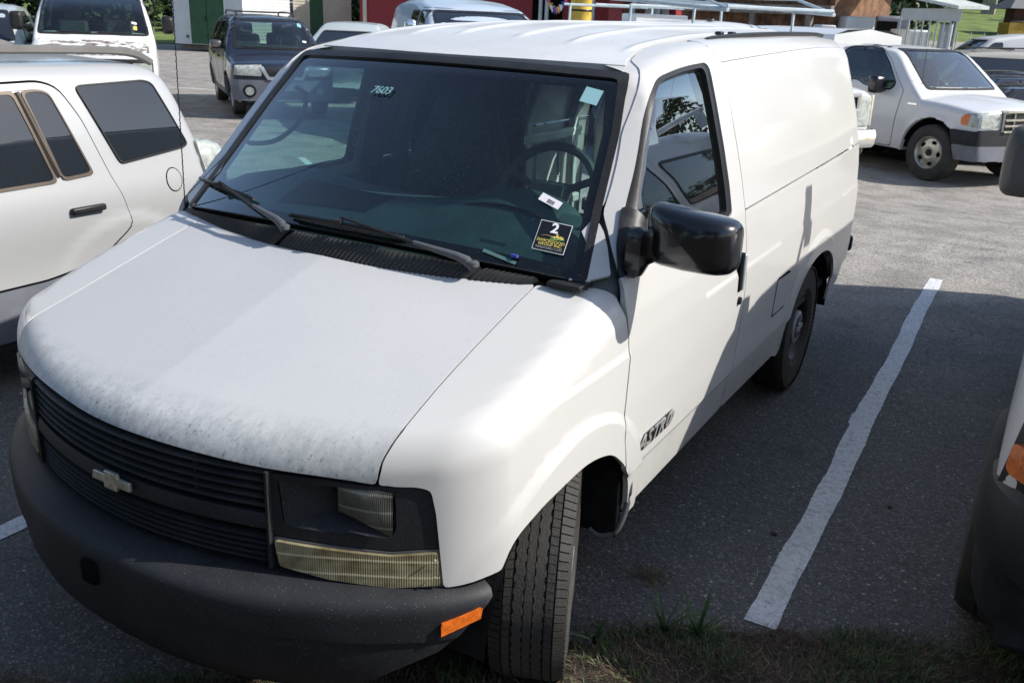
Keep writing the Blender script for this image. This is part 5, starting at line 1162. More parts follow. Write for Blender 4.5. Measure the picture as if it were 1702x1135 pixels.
# work pickup with chrome grille and ladder rack, behind the van
def hd_rack(g):
    for k in (-.80,.80):
        g.tube([(k,.9,2.10),(k,3.2,2.20),(k,5.9,2.30)],.026,6); g.tube([(k,1.7,2.28),(k*.98,.95,2.12)],.020,6); g.tube([(k,1.7,2.28),(k,3.0,2.30)],.018,6)
        for y in (1.7,3.45,5.6): g.tube([(k,y,1.25),(k*.97,y,2.16)],.022,6)
    for y in (.92,1.7,3.45,4.6,5.8): g.tube([(-.80,y,2.14),(.80,y,2.14)],.02,6)
    return g
def hd_boxes(g):
    for k in (-1,1): g.box((k*.82,4.5,1.35),(.38,2.3,1.0))
    g.box((-.2,3.75,1.75),(.9,.45,.55)); g.box((.35,4.9,1.7),(.5,.8,.4)); return g
HD=dict(name='work_truck',label='white work truck with chrome grille and pale blue ladder rack behind the van roof',cat='work truck',pose=(-.602,10.334,.9,-.03),paint='white2',len=5.9,
 side=[(.2,.92),(.5,.99),(1.15,.995),(1.35,.965),(1.9,.80),(2.05,.75)],roof=[(1.8,1.82),(2.1,1.93),(2.6,1.97),(3.3,1.96)],crown=.04,
 hood=[(0,1.18),(.15,1.25),(.6,1.32),(1.3,1.35)],hcrown=.04,ws=(1.35,1.34,.85,.10),rear=[(.3,3.35),(1.9,3.25)],front=(.08,.08),r=(.07,.07,.07,.04,.06),ftaper=.02,hend=2.4,bed=(1.25,5.8),
 wheels=[(.98,.40,.99,.26),(4.5,.40,.99,.26)],ph=.07,h=.06,bot=.42,
 wins=[[(1.9,1.38),(2.55,1.38),(2.52,1.82),(2.1,1.80)],[(2.7,1.38),(3.1,1.38),(3.05,1.80),(2.7,1.82)]],wsp=[(-.78,1.39),(.78,1.39),(.66,1.86),(-.66,1.86)],
 doors=[dict(o=[(1.7,.5),(2.6,.5),(2.6,1.88),(2.1,1.86),(1.7,1.34)],h=[[(1.9,1.38),(2.55,1.38),(2.52,1.82),(2.1,1.80)]],hd=(2.45,1.15))],
 panels=[('grille',[(-.66,.82),(.66,.82),(.66,1.16),(-.66,1.16)],'y','black',.010,'L'),('headlight',[(-.95,.80),(-.69,.80),(-.69,1.16),(-.95,1.16)],'y','lamp_far',.012,'L'),('headlight',[(.95,.80),(.69,.80),(.69,1.16),(.95,1.16)],'y','lamp_far',.012,'L'),
  ('bumper_valance',[(-.97,.42),(.97,.42),(.97,.56),(-.97,.56)],'y','trim',.012,'L')],
 extras=[('grille_bar',lambda g:([g.tube([(-.70,.07,z),(0,.02,z),(.70,.07,z)],.030,8) for z in (.80,.985,1.18)],[g.tube([(k*.70,.08,.80),(k*.70,.09,1.18)],.028,8) for k in (1,-1)],g)[-1],'chrome',0),
         ('bumper',lambda g:g.grid([[(x,-.03+.10*x*x,.54),(x,-.07+.10*x*x,.58),(x,-.08+.10*x*x,.70),(x,-.05+.10*x*x,.76),(x,.08+.1*x*x,.77)] for x in np.linspace(-1.0,1.0,15)],flip=True),'chrome',0),
         ('headlight_trim',lambda g:g.tube([(.98,.16,.80),(.99,.18,1.17)],.02,6),'chrome',0),
         ('ladder_rack',hd_rack,'rack_paint',0),('tool_body',hd_boxes,'white2',.02),
         ('roof_marker',lambda g:([g.box((-.15,2.28,1.975),(.09,.07,.03))],g)[-1],'mirror_black',.01)],
 mirror=(1.18,1.75,1.45,.2,.14,.32,'trim'))
make_car(HD)
# older pale blue-white van behind the roof
OV=dict(EV); OV.update(name='old_van',label='pale blue-white older van with dark windshield and chrome towing mirrors behind the van roof',paint='pale_blue',pose=posed(806,14.0,0,1.25,.80,0,1.4),carve=False,glass='dark_glass',ph=.07,h=.07,
 wins=[[(1.5,1.36),(2.2,1.36),(2.18,1.90),(1.75,1.90)],[(2.35,1.36),(3.0,1.36),(2.95,1.90),(2.37,1.90)]],wsp=[(-.80,1.37),(.80,1.37),(.70,1.90),(-.70,1.90)],panels=[('grille',[(-.7,.7),(.7,.7),(.7,1.0),(-.7,1.0)],'y','grille',.006,'L')],
 mirror=(1.14,1.35,1.62,.18,.06,.32,'chrome'),doors=[dict(o=[(1.3,.45),(2.27,.45),(2.27,1.96),(1.7,1.95),(1.3,1.33)],h=[[(1.5,1.36),(2.2,1.36),(2.18,1.90),(1.75,1.90)]],hd=(2.15,1.1))])
MAT['pale_blue']=paint('pale_blue_white_paint',(.50,.58,.68),.35,.6,.12)
make_car(OV)
# sedans and others, side-on: one spec, several individuals
def sedan(**k):
    d=dict(cat='car',len=4.6,side=[(.2,.82),(.4,.87),(.6,.895),(.85,.885),(.98,.85),(1.35,.64),(1.5,.58)],roof=[(1.6,1.22),(1.95,1.34),(2.5,1.42),(3.1,1.41),(3.7,1.28),(4.0,1.15)],crown=.04,
     hood=[(0,.66),(.3,.76),(1.0,.88),(1.4,.93)],hcrown=.04,ws=(1.3,.94,.52,.12),rear=[(.3,4.5),(.7,4.6),(.95,4.5),(1.05,4.1),(1.5,3.2)],front=(.06,.28),r=(.08,.09,.12,.05,.12),ftaper=.06,rtaper=.06,
     wheels=[(.9,.325,.84,.21),(3.6,.325,.84,.21)],ph=.07,h=.07,bot=.24,flare=.015,ws_style='alloy',rim='steel',bed=(.98,4.55),vis=(False,True),
     wins=[[(1.75,.98),(2.5,.98),(2.5,1.33),(2.2,1.31)],[(2.58,.98),(3.2,.98),(3.15,1.30),(2.58,1.335)],[(3.28,1.0),(3.75,1.02),(3.35,1.24),(3.25,1.27)]],wsp=[(-.68,.98),(.68,.98),(.54,1.32),(-.54,1.32)],
     doors=[dict(o=[(1.5,.35),(2.53,.35),(2.53,1.38),(2.15,1.36),(1.6,.95)],h=[[(1.75,.98),(2.5,.98),(2.5,1.33),(2.2,1.31)]],hd=(2.4,.82)),dict(o=[(2.56,.35),(3.3,.35),(3.5,.75),(3.4,1.0),(3.2,1.34),(2.56,1.38)],h=[[(2.58,.98),(3.2,.98),(3.15,1.30),(2.58,1.335)]],hd=(3.3,.84))],
     panels=[('headlight',[(.16,.56),(.5,.62),(.45,.72),(.2,.68)],'x','lamp_far',.008,'both')],mirror=(.98,1.75,1.0,.18,.12,.13,'black_paint'),wipers=[])
    d.update(k); return make_car(d)
A2=-1.08
sedan(name='parked_car',label='black car with pale roof rim, nearest of the cars cut off at right',paint='black_paint',pose=posed(1664,15.2,.5,2.0,A2,-.30,1.0))
sedan(name='parked_car',label='dark blue sedan with bright side window outline beyond the pickup hood',paint='navy',pose=posed(1640,17.4,.5,2.0,A2,-.26,1.0))
sedan(name='parked_car',label='dark car with arched roof between the dark blue sedan and the long-windowed van',paint='black_paint',pose=posed(1640,20.0,.5,2.1,A2,-.26,1.0))
MAT['beige']=paint('beige_paint',(.42,.40,.36),.35,.6,.1)
sedan(name='parked_van',label='pale van with one long dark side window and roof rails beyond the pickup',cat='van',paint='beige',pose=posed(1592,23.0,.6,1.9,A2,-.22,1.2),len=5.2,
 side=[(.2,.85),(.5,.94),(.95,.94),(1.1,.92),(1.6,.78),(1.75,.72)],roof=[(1.5,1.52),(1.8,1.66),(2.4,1.74),(4.6,1.74),(5.2,1.70)],rear=[(.3,5.1),(1.0,5.2),(1.7,5.0)],ws=(1.2,1.0,.8,.1),bed=None,hood=[(0,.8),(.4,.92),(1.2,1.02)],
 wins=[[(1.6,1.10),(4.9,1.10),(4.8,1.55),(1.95,1.57)]],wsp=[(-.75,1.08),(.75,1.08),(.64,1.58),(-.64,1.58)],doors=[],panels=[],wheels=[(.9,.35,.92,.22),(4.0,.35,.92,.22)],
 extras=[('roof_rail',lambda g:(g.tube([(.62,2.0,1.80),(.62,3.4,1.83),(.62,4.6,1.80)],.02,5),[g.tube([(.62,y,1.80),(-.62,y,1.80)],.018,5) for y in (2.4,3.2,4.2)],g)[-1],'trim',0)],mirror=None)
sedan(name='parked_van',label='farthest white van with blue-grey side in front of the yellow wall',cat='van',paint='white2',pose=posed(1622,31.,.6,1.6,A2,.05,1.3),len=5.6,
 side=[(.2,.9),(.5,.98),(1.1,.98),(1.3,.95),(1.75,.85),(1.9,.8)],roof=[(1.5,1.5),(1.9,1.72),(2.5,1.84),(5.2,1.86),(5.6,1.82)],rear=[(.3,5.5),(1.8,5.5)],ws=(1.1,1.05,.75,.1),bed=None,hood=[(0,.85),(.4,.98),(1.2,1.08)],
 wins=[[(1.5,1.16),(2.3,1.16),(2.3,1.60),(2.0,1.58)]],wsp=[(-.75,1.10),(.75,1.10),(.64,1.65),(-.64,1.65)],doors=[],panels=[],wheels=[(.9,.35,.95,.22),(4.4,.35,.95,.22)],mirror=None)
MAT['mint']=paint('pale_grey_green_paint',(.45,.50,.50),.3,.7,.08)
sedan(name='parked_car',label='pale hatchback roof showing behind the van roof, below the cream shed',paint='mint',pose=posed(585,21.0,0,2.4,.5,.06,1.3),vis=(False,True),side=[(.2,.82),(.4,.87),(.6,.895),(.95,.885),(1.05,.85),(1.45,.66),(1.6,.60)],roof=[(1.6,1.35),(1.95,1.47),(2.5,1.53),(3.5,1.52),(4.2,1.40)],rear=[(.3,4.4),(.9,4.45),(1.4,4.2)],bed=None)
sedan(name='parked_car',label='grey white car cut off by the left edge beside the van with flaking hood',paint='mint',cat='car',pose=(-13.35,7.3,.893,-.02),side=[(.2,.82),(.4,.90),(.6,.93),(1.0,.92),(1.15,.88),(1.6,.72),(1.75,.66)],roof=[(1.5,1.50),(1.9,1.66),(2.5,1.74),(4.2,1.72)],
 hood=[(0,.85),(.3,.96),(1.0,1.10),(1.3,1.14)],ws=(1.15,1.14,.8,.12),rear=[(.3,4.5),(1.0,4.6),(1.6,4.3)],bed=None,wins=[[(1.7,1.18),(2.5,1.18),(2.5,1.6),(2.1,1.6)],[(2.6,1.18),(3.4,1.18),(3.3,1.6),(2.6,1.6)]],wsp=[(-.74,1.19),(.74,1.19),(.60,1.62),(-.60,1.62)],doors=[],panels=[('headlight',[(.16,.70),(.5,.76),(.45,.9),(.2,.86)],'x','lamp_far',.008,'both')],mirror=(1.0,1.6,1.2,.18,.12,.16,'black_paint'),vis=(False,True))
# ------------------------------------------------------------------ ground
def gz(x,y):
    x=np.asarray(x,float); y=np.asarray(y,float)
    return -.168*sstep(9.0,12.6,y+.0*x)*sstep(-5.,.5,x)-.08*sstep(13,20,y)*sstep(0,6,x)
def structure(o,label=None):
    o['kind']='structure'
    if label: o['label']=label
    return o
ax=np.concatenate([[-1200,-400,-150,-80],np.arange(-60,62,1.0),[80,150,400,1200]]); rows=[[(x,y,float(gz(x,y))) for y in ax] for x in ax]
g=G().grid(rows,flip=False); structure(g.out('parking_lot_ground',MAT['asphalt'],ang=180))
_wr=random.Random(4)
def wave(y,ph,a=.006): return a*math.sin(y*3.1+ph)+a*.5*math.sin(y*11+ph*2)+_wr.gauss(0,a*.22)
def stall_line(x0,y0,x1,y1,w_=.10,name='stall_line'):
    g=G(); L=math.hypot(x1-x0,y1-y0); n=max(8,int(L/.03)); tx,ty=(x1-x0)/L,(y1-y0)/L; rows=[]
    for i in range(n+1):
        s_=L*i/n; cx,cy=x0+tx*s_,y0+ty*s_; j=.012 if 1.9<s_<2.05 and name=='stall_line' else 0
        a=w_/2+wave(s_,1.3)+j; b=w_/2+wave(s_,4.1,.004); rows.append([(cx-ty*-a*-1*-1,cy+tx*a,0) if False else (cx+ty*-a,cy-tx*-a,0),(cx+ty*b,cy-tx*b,0)])
    rows=[[(p[0],p[1],float(gz(p[0],p[1]))+.004) for p in r] for r in rows]
    g.grid(rows,flip=True); return structure(g.out(name,MAT['line']))
stall_line(1.425,1.44,1.335,6.80,.105)
stall_line(-1.160,-1.2,-1.20,5.3,.09)
stall_line(-3.9,-2.8,-3.95,2.4,.09)
stall_line(4.0,3.0,3.95,8.0,.10)
p0,p1=at(300,19.5,0),at(352,11.6,0)
for (a,b,c,d) in ((185,21.5,432,20.9),(500,12.2,640,8.6)):
    A=at(a,b,-.05); B=at(c,d,-.05); stall_line(A[0],A[1],B[0],B[1],.10,'painted_line')
# rough verge at the kerb-less edge of the stalls
def edge(x):
    x=np.asarray(x,float); r=np.where(x>.95,1.085+.60*(x-.95),np.where(x>0,1.085+1.0*(x-.95),.135+.58*x)); return r
def bankz(x,y):
    d=(edge(x)-y); s_=np.clip(d/.5,0,3); return .012+.05*sstep(0,.35,d)+.022*np.sin(x*9+y*5)*np.cos(y*11-x*3)*np.clip(d*4,0,1)+.10*sstep(.3,2.5,d)
rows=[]
for u in np.linspace(-7,9,320):
    r_=[]
    for v in (-.02,.0,.03,.07,.12,.18,.26,.36,.5,.7,1.0,1.5,2.3,3.5,6,12):
        e=float(edge(u))+.05*math.sin(u*6)+.03*math.sin(u*17+1)+.02*math.sin(u*43); x,y=u+.51*v,e-.86*v; z=float(bankz(x,y))*(min(1,v/.06) if v>0 else -.2)
        r_.append((x,y,z+.001))
    rows.append(r_)
bk_=G().grid(rows,flip=True).out('verge_ground',MAT['soil']); structure(bk_)
def blades(name,n,region,lens_,wd,mats,flatk,label,zf=bankz,seed=1,lean=.6):
    rg=np.random.default_rng(seed); V=[];F=[];mi=[]
    k=0
    while k<n:
        x,y=region(rg)
        z=float(zf(x,y)); L=rg.uniform(*lens_); a=rg.uniform(0,6.283); el=rg.uniform(*flatk); w_=rg.uniform(*wd); cx,cy=math.cos(a),math.sin(a)
        px_,py_=-cy*w_/2,cx*w_/2; b=len(V); bend=rg.uniform(-.5,.2)
        m=(x+cx*L*.5*math.cos(el),y+cy*L*.5*math.cos(el),z+L*.5*math.sin(el)+.004); el2=el+bend; t=(m[0]+cx*L*.5*math.cos(el2),m[1]+cy*L*.5*math.cos(el2),max(z+.002,m[2]+L*.5*math.sin(el2)))
        V+=[(x-px_,y-py_,z),(x+px_,y+py_,z),(m[0]+px_*.8,m[1]+py_*.8,m[2]),(m[0]-px_*.8,m[1]-py_*.8,m[2]),t]; F+=[(b,b+1,b+2,b+3),(b+3,b+2,b+4)]; q=int(rg.integers(0,len(mats))); mi+=[q,q]; k+=1
    o=mk(name,V,F,mats,mi=mi,smooth=False); o['kind']='stuff'
    if label: o['label']=label
    return o
def reg_bank(rg):
    x=rg.uniform(-2.2,3.0)
    while math.sin(x*5.3+.5)+math.sin(x*12.1)<rg.uniform(-2.6,.2): x=rg.uniform(-2.2,3.0)
    d=abs(rg.normal(0,.38)); s_=d-.05*rg.random(); return x+.51*s_,edge(x)-.86*s_
blades('dry_grass',46000,reg_bank,(.012,.06),(.0012,.003),[MAT['straw'],MAT['straw2'],MAT['straw2'],MAT['soil']],(0,.8),'dry thatch and cut grass on the verge')
def reg_patch(rg):
    while True:
        x,y=reg_bank(rg)
        if math.sin(x*6.1+1)+math.sin(x*13.7+y*7)+.6*math.sin(y*23)>.35 or x>1.65: return x,y
blades('green_grass',16000,reg_patch,(.012,.05),(.002,.0045),[MAT['blade'],MAT['clover'],MAT['blade']],(.4,1.4),'low green grass and clover on the verge',seed=5)
def tuft(px,py,n,L,sd):
    g=G(); rg=random.Random(sd)
    for i in range(n):
        a=rg.uniform(0,6.28); l=L*rg.uniform(.55,1.05); sp=rg.uniform(.25,1.0); rows=[]
        for t in (0,.3,.6,.85,1):
            r_=l*sp*t**1.3; z=l*(t*(1.1-sp*.35)-.35*sp*t*t)+.02; w_=.0068*(1-t)**.6+.0006
            cx,cy=px+r_*math.cos(a),py+r_*math.sin(a); rows.append([(cx-math.sin(a)*w_,cy+math.cos(a)*w_,z),(cx,cy,z-.002),(cx+math.sin(a)*w_,cy-math.cos(a)*w_,z)])
        g.grid(rows)
    return g
for (x,y,n,L,sd,lab) in ((1.17,1.20,9,.20,2,'left of two broad-bladed grass tufts at the pavement edge'),(1.27,1.235,10,.17,8,'right of two broad-bladed grass tufts at the pavement edge'),(1.00,1.02,9,.12,4,'small grass tuft beside the front tyre')):
    o=tuft(x,y,n,L,sd).out('grass_tuft',MAT['blade']); tag(o,lab,'grass tuft')
def reg_clump(rg): 
    r_=abs(rg.normal(0,.045)); a=rg.uniform(0,6.28); return 1.0+r_*math.cos(a)*1.1,1.50+r_*math.sin(a)
o=blades('straw_clump',420,reg_clump,(.02,.07),(.001,.0018),[MAT['straw'],MAT['straw2']],(0,.5),'small clump of dry straw on the asphalt',zf=lambda x,y:.002,seed=9)
def reg_scat(rg):
    x=rg.uniform(-1,3.5); d=abs(rg.normal(0,.35)); return x-.51*d,edge(x)+.86*d
blades('loose_straw',900,reg_scat,(.01,.045),(.0008,.0015),[MAT['straw'],MAT['straw2'],MAT['steel']],(0,.25),'loose straw bits on the asphalt',zf=lambda x,y:.002,seed=12)
# pebbles
def pebble(x,y,r_,lab,sd,mat='bark'):
    g=G(); rg=random.Random(sd); rows=[]
    for i in range(7):
        ph=math.pi*i/6; rows.append([(x+r_*math.sin(ph)*math.cos(q)*rg.uniform(.85,1.1)*1.3,y+r_*math.sin(ph)*math.sin(q)*rg.uniform(.85,1.1),r_*.55+r_*.6*math.cos(ph)) for q in np.linspace(0,6.283,9)[:-1]])
    g.grid(rows,close=True,flip=True); tag(g.out('pebble',MAT[mat],ang=80),lab,'stone')
pebble(-.985,.41,.014,'pale pebble near the white line left of the bumper',3,'concrete')
pebble(1.30,2.05,.011,'small dark clod nearer the wheel arch on the shaded asphalt between the vans',4)
pebble(1.66,2.55,.009,'small dark clod right of the stall line on the shaded asphalt',6)
# ------------------------------------------------------------------ far terrain
def strip(name,pxs,Ds,zf,mat,kind='structure'):
    rows=[]
    for px in pxs:
        rows.append([(*at(px,D,zf(D)),zf(D)) for D in Ds])
    o=G().grid(rows,flip=False).out(name,mat,ang=180); o['kind']=kind
    if kind=='structure': pass
    # make faces look up
    me=o.data; me.calc_loop_triangles()
    if me.polygons[0].normal.z<0: me.flip_normals()
    return o
strip('far_lawn',list(range(-1500,700,100)),[42,50,60,75,100,150,260],lambda D:.03+.0*D+max(0,(D-44))*.012,MAT['lawn'])
strip('grass_hill',list(range(1390,3400,60)),[33,36,42,50,60,75,100,150,260],lambda D:.9+(D-33)*.072,MAT['lawn'])
strip('far_road',list(range(1400,3400,60)),[35.5,37,39,41.5],lambda D:.92+(D-33)*.072,MAT['concrete'])
strip('far_ground_rise',list(range(640,1420,60)),[48,60,90,260],lambda D:.02+max(0,D-48)*.03,MAT['soil'])
# ------------------------------------------------------------------ trees
def crown_mesh(seed,h,r_,zlow,n=2600,leaf=.22,mat='leaf_dark'):
    rg=np.random.default_rng(seed); cl=[(rg.normal(0,r_*.42),rg.normal(0,r_*.42),rg.uniform(zlow,h),rg.uniform(.35,.6)*r_) for _ in range(16)]
    V=[];F=[];mi=[]
    for i in range(n):
        c=cl[int(rg.integers(0,16))]; d=rg.normal(0,1,3); d/=np.linalg.norm(d); rr=c[3]*rg.uniform(.55,1.05); p=np.array([c[0],c[1],c[2]])+d*rr*np.array([1,1,.8])
        if p[2]<.1: p[2]=.1+rg.random()*.4
        u=rg.normal(0,1,3); u/=np.linalg.norm(u); v=np.cross(u,rg.normal(0,1,3)); v/=np.linalg.norm(v); s_=leaf*rg.uniform(.6,1.4); b=len(V)
        V+=[p+u*s_,p+v*s_*.6,p-u*s_,p-v*s_*.6]; F.append((b,b+1,b+2,b+3)); mi.append(int(rg.integers(0,2)))
    me=bpy.data.meshes.new('crown'); me.from_pydata([tuple(v) for v in V],[],F); me.materials.append(MAT[mat]); me.materials.append(MAT['leaf']); me.polygons.foreach_set('material_index',mi); me.update(); return me
CR=[crown_mesh(31,9,3.6,.8,3800,.24),crown_mesh(32,12,4.2,1.5,3800,.26),crown_mesh(33,7,3.2,.5,3000,.22)]
def trunk_mesh(h):
    g=G().tube([(0,0,-.3),(.05,.03,h*.35),(-.05,.1,h*.7),(0,.1,h)],[.28,.22,.14,.04],9)
    for a in (0,1.3,2.6,3.9,5.1): g.tube([(0,.05,h*.4),(math.cos(a)*h*.12,math.sin(a)*h*.12,h*.58),(math.cos(a)*h*.22,math.sin(a)*h*.22,h*.8)],[.10,.06,.02],6)
    me=bpy.data.meshes.new('trunk'); me.from_pydata(g.V,[],g.F); me.materials.append(MAT['bark']); me.update(); return me
TR=[trunk_mesh(9),trunk_mesh(12),trunk_mesh(7)]
def tree(px,D,z,k,sc,label,rot,group=None):
    x,y=at(px,D,z); t=thing('tree',label,'tree',(x,y,z),rot,group); t.scale=(sc,)*3
    for nm,me in (('crown',CR[k]),('trunk',TR[k])): link(bpy.data.objects.new(nm,me),t)
ORD=['first','second','third','fourth','fifth','sixth','seventh','eighth','ninth','tenth']
GT='dark trees closing the view behind the parking lot'
for i,(px,D,z,k,sc) in enumerate([(-60,62,.2,0,1.1),(20,66,.2,1,1.0),(95,60,.2,0,1.0),(165,64,.2,2,1.3),(225,60,.2,1,.9),(285,62,.2,0,1.0),(-180,64,.2,1,1),(-320,64,.2,0,1.1),(350,70,.3,1,1.),(450,70,.3,0,1.1)]):
    tree(px,D,z,k,sc,ORD[i]+' dark tree of the row behind the far lawn, left of the sheds',i*1.3,GT)
for i,(px,D,z,k,sc) in enumerate([(575,62,.3,0,1.0),(625,66,.5,1,1.0),(700,60,.4,2,1.2),(790,62,.4,1,1.0),(880,66,.5,0,1.1),(980,64,.5,1,1.),(1080,62,.5,0,1.),(1180,64,.5,1,1.),(1280,60,.4,2,1.3),(1380,62,.4,1,1.)]):
    tree(px,D,z,k,sc,ORD[i]+' dark tree from the left of the row behind the red building',i*.9,GT)
for i,(px,D,z,k,sc) in enumerate([(1450,44,1.4,2,.9),(1590,72,3.6,1,1.),(1640,84,4.4,0,1.1),(1700,78,4.0,1,1.),(1780,80,4.2,0,1.),(1880,78,4,1,1),(1520,80,4.2,0,1.),(2100,60,2.8,1,1.2),(2400,60,2.8,0,1.2),(2800,55,2.4,1,1.2)]):
    tree(px,D,z,k,sc,ORD[i-1]+' dark tree at the top of the grass hill at right' if i else 'yellowish leafy tree behind the white trailer',i*1.1,None if i==0 else 'trees at the top of the grass hill')
# trees off to the right of the lot, seen mirrored in the van's side glass
for i,(x,y) in enumerate([(66,-14),(60,-2),(64,10),(72,18),(67,30),(74,42),(60,-24)]):
    t=thing('tree',ORD[i]+' tree of the row beyond the right side of the lot','tree',(x,y,0),i*1.7,'trees beyond the right side of the lot')
    t.scale=(.55,)*3
    for nm,me in (('crown',CR[i%3]),('trunk',TR[i%3])): link(bpy.data.objects.new(nm,me),t)
# ------------------------------------------------------------------ buildings
def wframe(px0,D0,px1,D1):
    A=at(px0,D0,1.5); B=at(px1,D1,1.5); L=math.hypot(B[0]-A[0],B[1]-A[1]); rz=math.atan2(B[1]-A[1],B[0]-A[0]); return A,L,rz
def upos(fr,px,py):
    """pixel -> local (u along the wall, z)"""
    A,L,rz=fr; d=ray_(px,py); n=(-math.sin(rz),math.cos(rz)); t=((A[0]-CP[0])*n[0]+(A[1]-CP[1])*n[1])/(d.x*n[0]+d.y*n[1])
    X,Y,Z=CP[0]+d.x*t,CP[1]+d.y*t,CP[2]+d.z*t; return (X-A[0])*math.cos(rz)+(Y-A[1])*math.sin(rz),Z
def rect(g,u0,z0,u1,z1,t0,t1): return g.box(((u0+u1)/2,(t0+t1)/2,(z0+z1)/2),(abs(u1-u0),abs(t1-t0),abs(z1-z0)))
def clap(T,L,h,dep,mat,z0=0,step=.13,sides=True):
    g=G(); n=int(h/step)
    for i in range(n):
        z=z0+i*step; g.grid([[(0,-.018,z),(0,0,z+step)],[(L,-.018,z),(L,0,z+step)]]); g.grid([[(0,0,z),(0,-.018,z)],[(L,0,z),(L,-.018,z)]])
        g.grid([[(L+.018,0,z),(L,0,z+step)],[(L+.018,dep,z),(L,dep,z+step)]]); g.grid([[(-.018,dep,z),(0,dep,z+step)],[(-.018,0,z),(0,0,z+step)]])
    o=g.out('clapboards',mat,T,smooth=False); o['kind']='stuff'
    rect(G(),.02,z0,L-.02,z0+h,.03,dep).out('wall',mat,T)
def gable(T,L,h,dep,mat,rise=1.0,ov=.25):
    g=G(); 
    for (y0,y1,za,zb) in ((-ov,dep/2,h-.05,h+rise),(dep/2,dep+ov,h+rise,h-.05)): g.add([(-ov,y0,za),(L+ov,y0,za),(L+ov,y1,zb),(-ov,y1,zb),(-ov,y0,za+.08),(L+ov,y0,za+.08),(L+ov,y1,zb+.08),(-ov,y1,zb+.08)],[(3,2,1,0),(4,5,6,7),(0,1,5,4),(1,2,6,5),(2,3,7,6),(3,0,4,7)])
    g.add([(0,0,h),(0,dep,h),(0,dep/2,h+rise)],[(0,1,2)]); g.add([(L,0,h),(L,dep,h),(L,dep/2,h+rise)],[(2,1,0)]); g.out('roof',mat,T)
# shaded white shed with green double doors
fr=wframe(287,36.6,403,36.0); T=thing('shed','white clapboard shed with green double doors, in shade at upper left','shed',(fr[0][0],fr[0][1],.05),fr[2])
clap(T,fr[1],2.6,4.2,MAT['white_siding'],.22); gable(T,fr[1],2.8,4.2,MAT['shingle'])
u0,_=upos(fr,318,40); u1,_=upos(fr,374,40); um=(u0+u1)/2
for a,b in ((u0,um-.01),(um+.01,u1)):
    D_=rect(G(),a,.25,b,2.35,-.06,-.02).out('door',MAT['green_door'],T); 
    for z in (.55,1.3,2.05): rect(G(),a+.04,z-.05,b-.04,z+.05,-.085,-.055).out('door_batten',MAT['green_door'],D_)
G().box((um-.06,-.09,1.2),(.03,.03,.18)).out('door_latch',MAT['dark_metal'],T)
for u in (u0-.05,u1+.05): rect(G(),u-.04,.25,u+.04,2.42,-.05,-.015).out('door_trim',MAT['white_siding'],T)
for y in (.3,2.1,3.9): rect(G(),0,0,fr[1],.18,y,y+.15).out('skid_beam',MAT['wood_grey'],T)
u,z=upos(fr,313,61); G().box((u,-.04,z-.05),(.12,.04,.10)).out('wall_vent',MAT['grey_plastic'],T)
# sunlit cream shed with a green door and two windows
fr=wframe(404,40.,584,41.5); T=thing('shed','sunlit cream shed with two small windows and a green door','shed',(fr[0][0],fr[0][1],.05),fr[2]); W2=fr
clap(T,fr[1],2.8,4.5,MAT['cream'],.22); gable(T,fr[1],3.0,4.5,MAT['shingle'],1.2)
u0,_=upos(fr,515,30); u1,_=upos(fr,537,30); D_=rect(G(),u0,.25,u1,2.3,-.06,-.02).out('door',MAT['green_door'],T)
for u in (u0-.05,u1+.05): rect(G(),u-.04,.25,u+.04,2.36,-.055,-.02).out('door_trim',MAT['cream'],T)
for (pa,pb,pt,pbot) in ((440,452,-12,14),(472,486,-12,24)):
    ua,za=upos(fr,pa,pbot); ub,zb=upos(fr,pb,pt); F_=bpy.data.objects.new('window',None); link(F_,T)
    rect(G(),ua,za,ub,zb,-.03,-.02).out('pane',MAT['dark_glass'],F_)
    for (a,b,c,d) in ((ua-.05,za-.05,ua,zb+.05),(ub,za-.05,ub+.05,zb+.05),(ua,za-.05,ub,za),(ua,zb,ub,zb+.05),(ua,(za+zb)/2-.02,ub,(za+zb)/2+.02),((ua+ub)/2-.012,za,(ua+ub)/2+.012,zb)): rect(G(),a,b,c,d,-.06,-.025).out('window_frame',MAT['white_siding'],F_)
# red building with open bays
fr=wframe(598,38.,1120,34.); T=thing('red_building','long red building with porch posts and dark open bays behind the older van','building',(fr[0][0],fr[0][1],.1),fr[2])
def red(px0,px1,mat,t=-.02,nm='wall_panel',z0=.0,z1=3.2,dep=.1):
    a,_=upos(fr,px0,20); b,_=upos(fr,px1,20); return rect(G(),a,z0,b,z1,t,t+dep).out(nm,MAT[mat],T)
g=G(); n=24
for i in range(n): z=.0+i*.14; g.grid([[(0,-.0,z),(0,.02,z+.14)],[(fr[1],-.0,z),(fr[1],.02,z+.14)]])
rect(g,.0,0,fr[1],3.3,.03,5.0); g.out('wall',MAT['red_siding'],T,smooth=False)
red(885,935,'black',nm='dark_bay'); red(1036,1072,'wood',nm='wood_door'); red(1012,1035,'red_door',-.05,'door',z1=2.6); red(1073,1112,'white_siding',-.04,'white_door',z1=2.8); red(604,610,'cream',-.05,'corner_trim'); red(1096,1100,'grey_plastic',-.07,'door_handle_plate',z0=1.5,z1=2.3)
gable(T,fr[1],3.2,5.0,MAT['shingle'],1.4,.5)
for px in (925,935,1008,1072,1112):
    a,_=upos(fr,px,20); G().box((a,-2.0,1.7),(.12,.12,3.4)).out('porch_post',MAT['galv'],T)
rect(G(),upos(fr,880,5)[0],3.3,fr[1],3.45,-2.2,.2).out('porch_roof',MAT['shingle'],T)
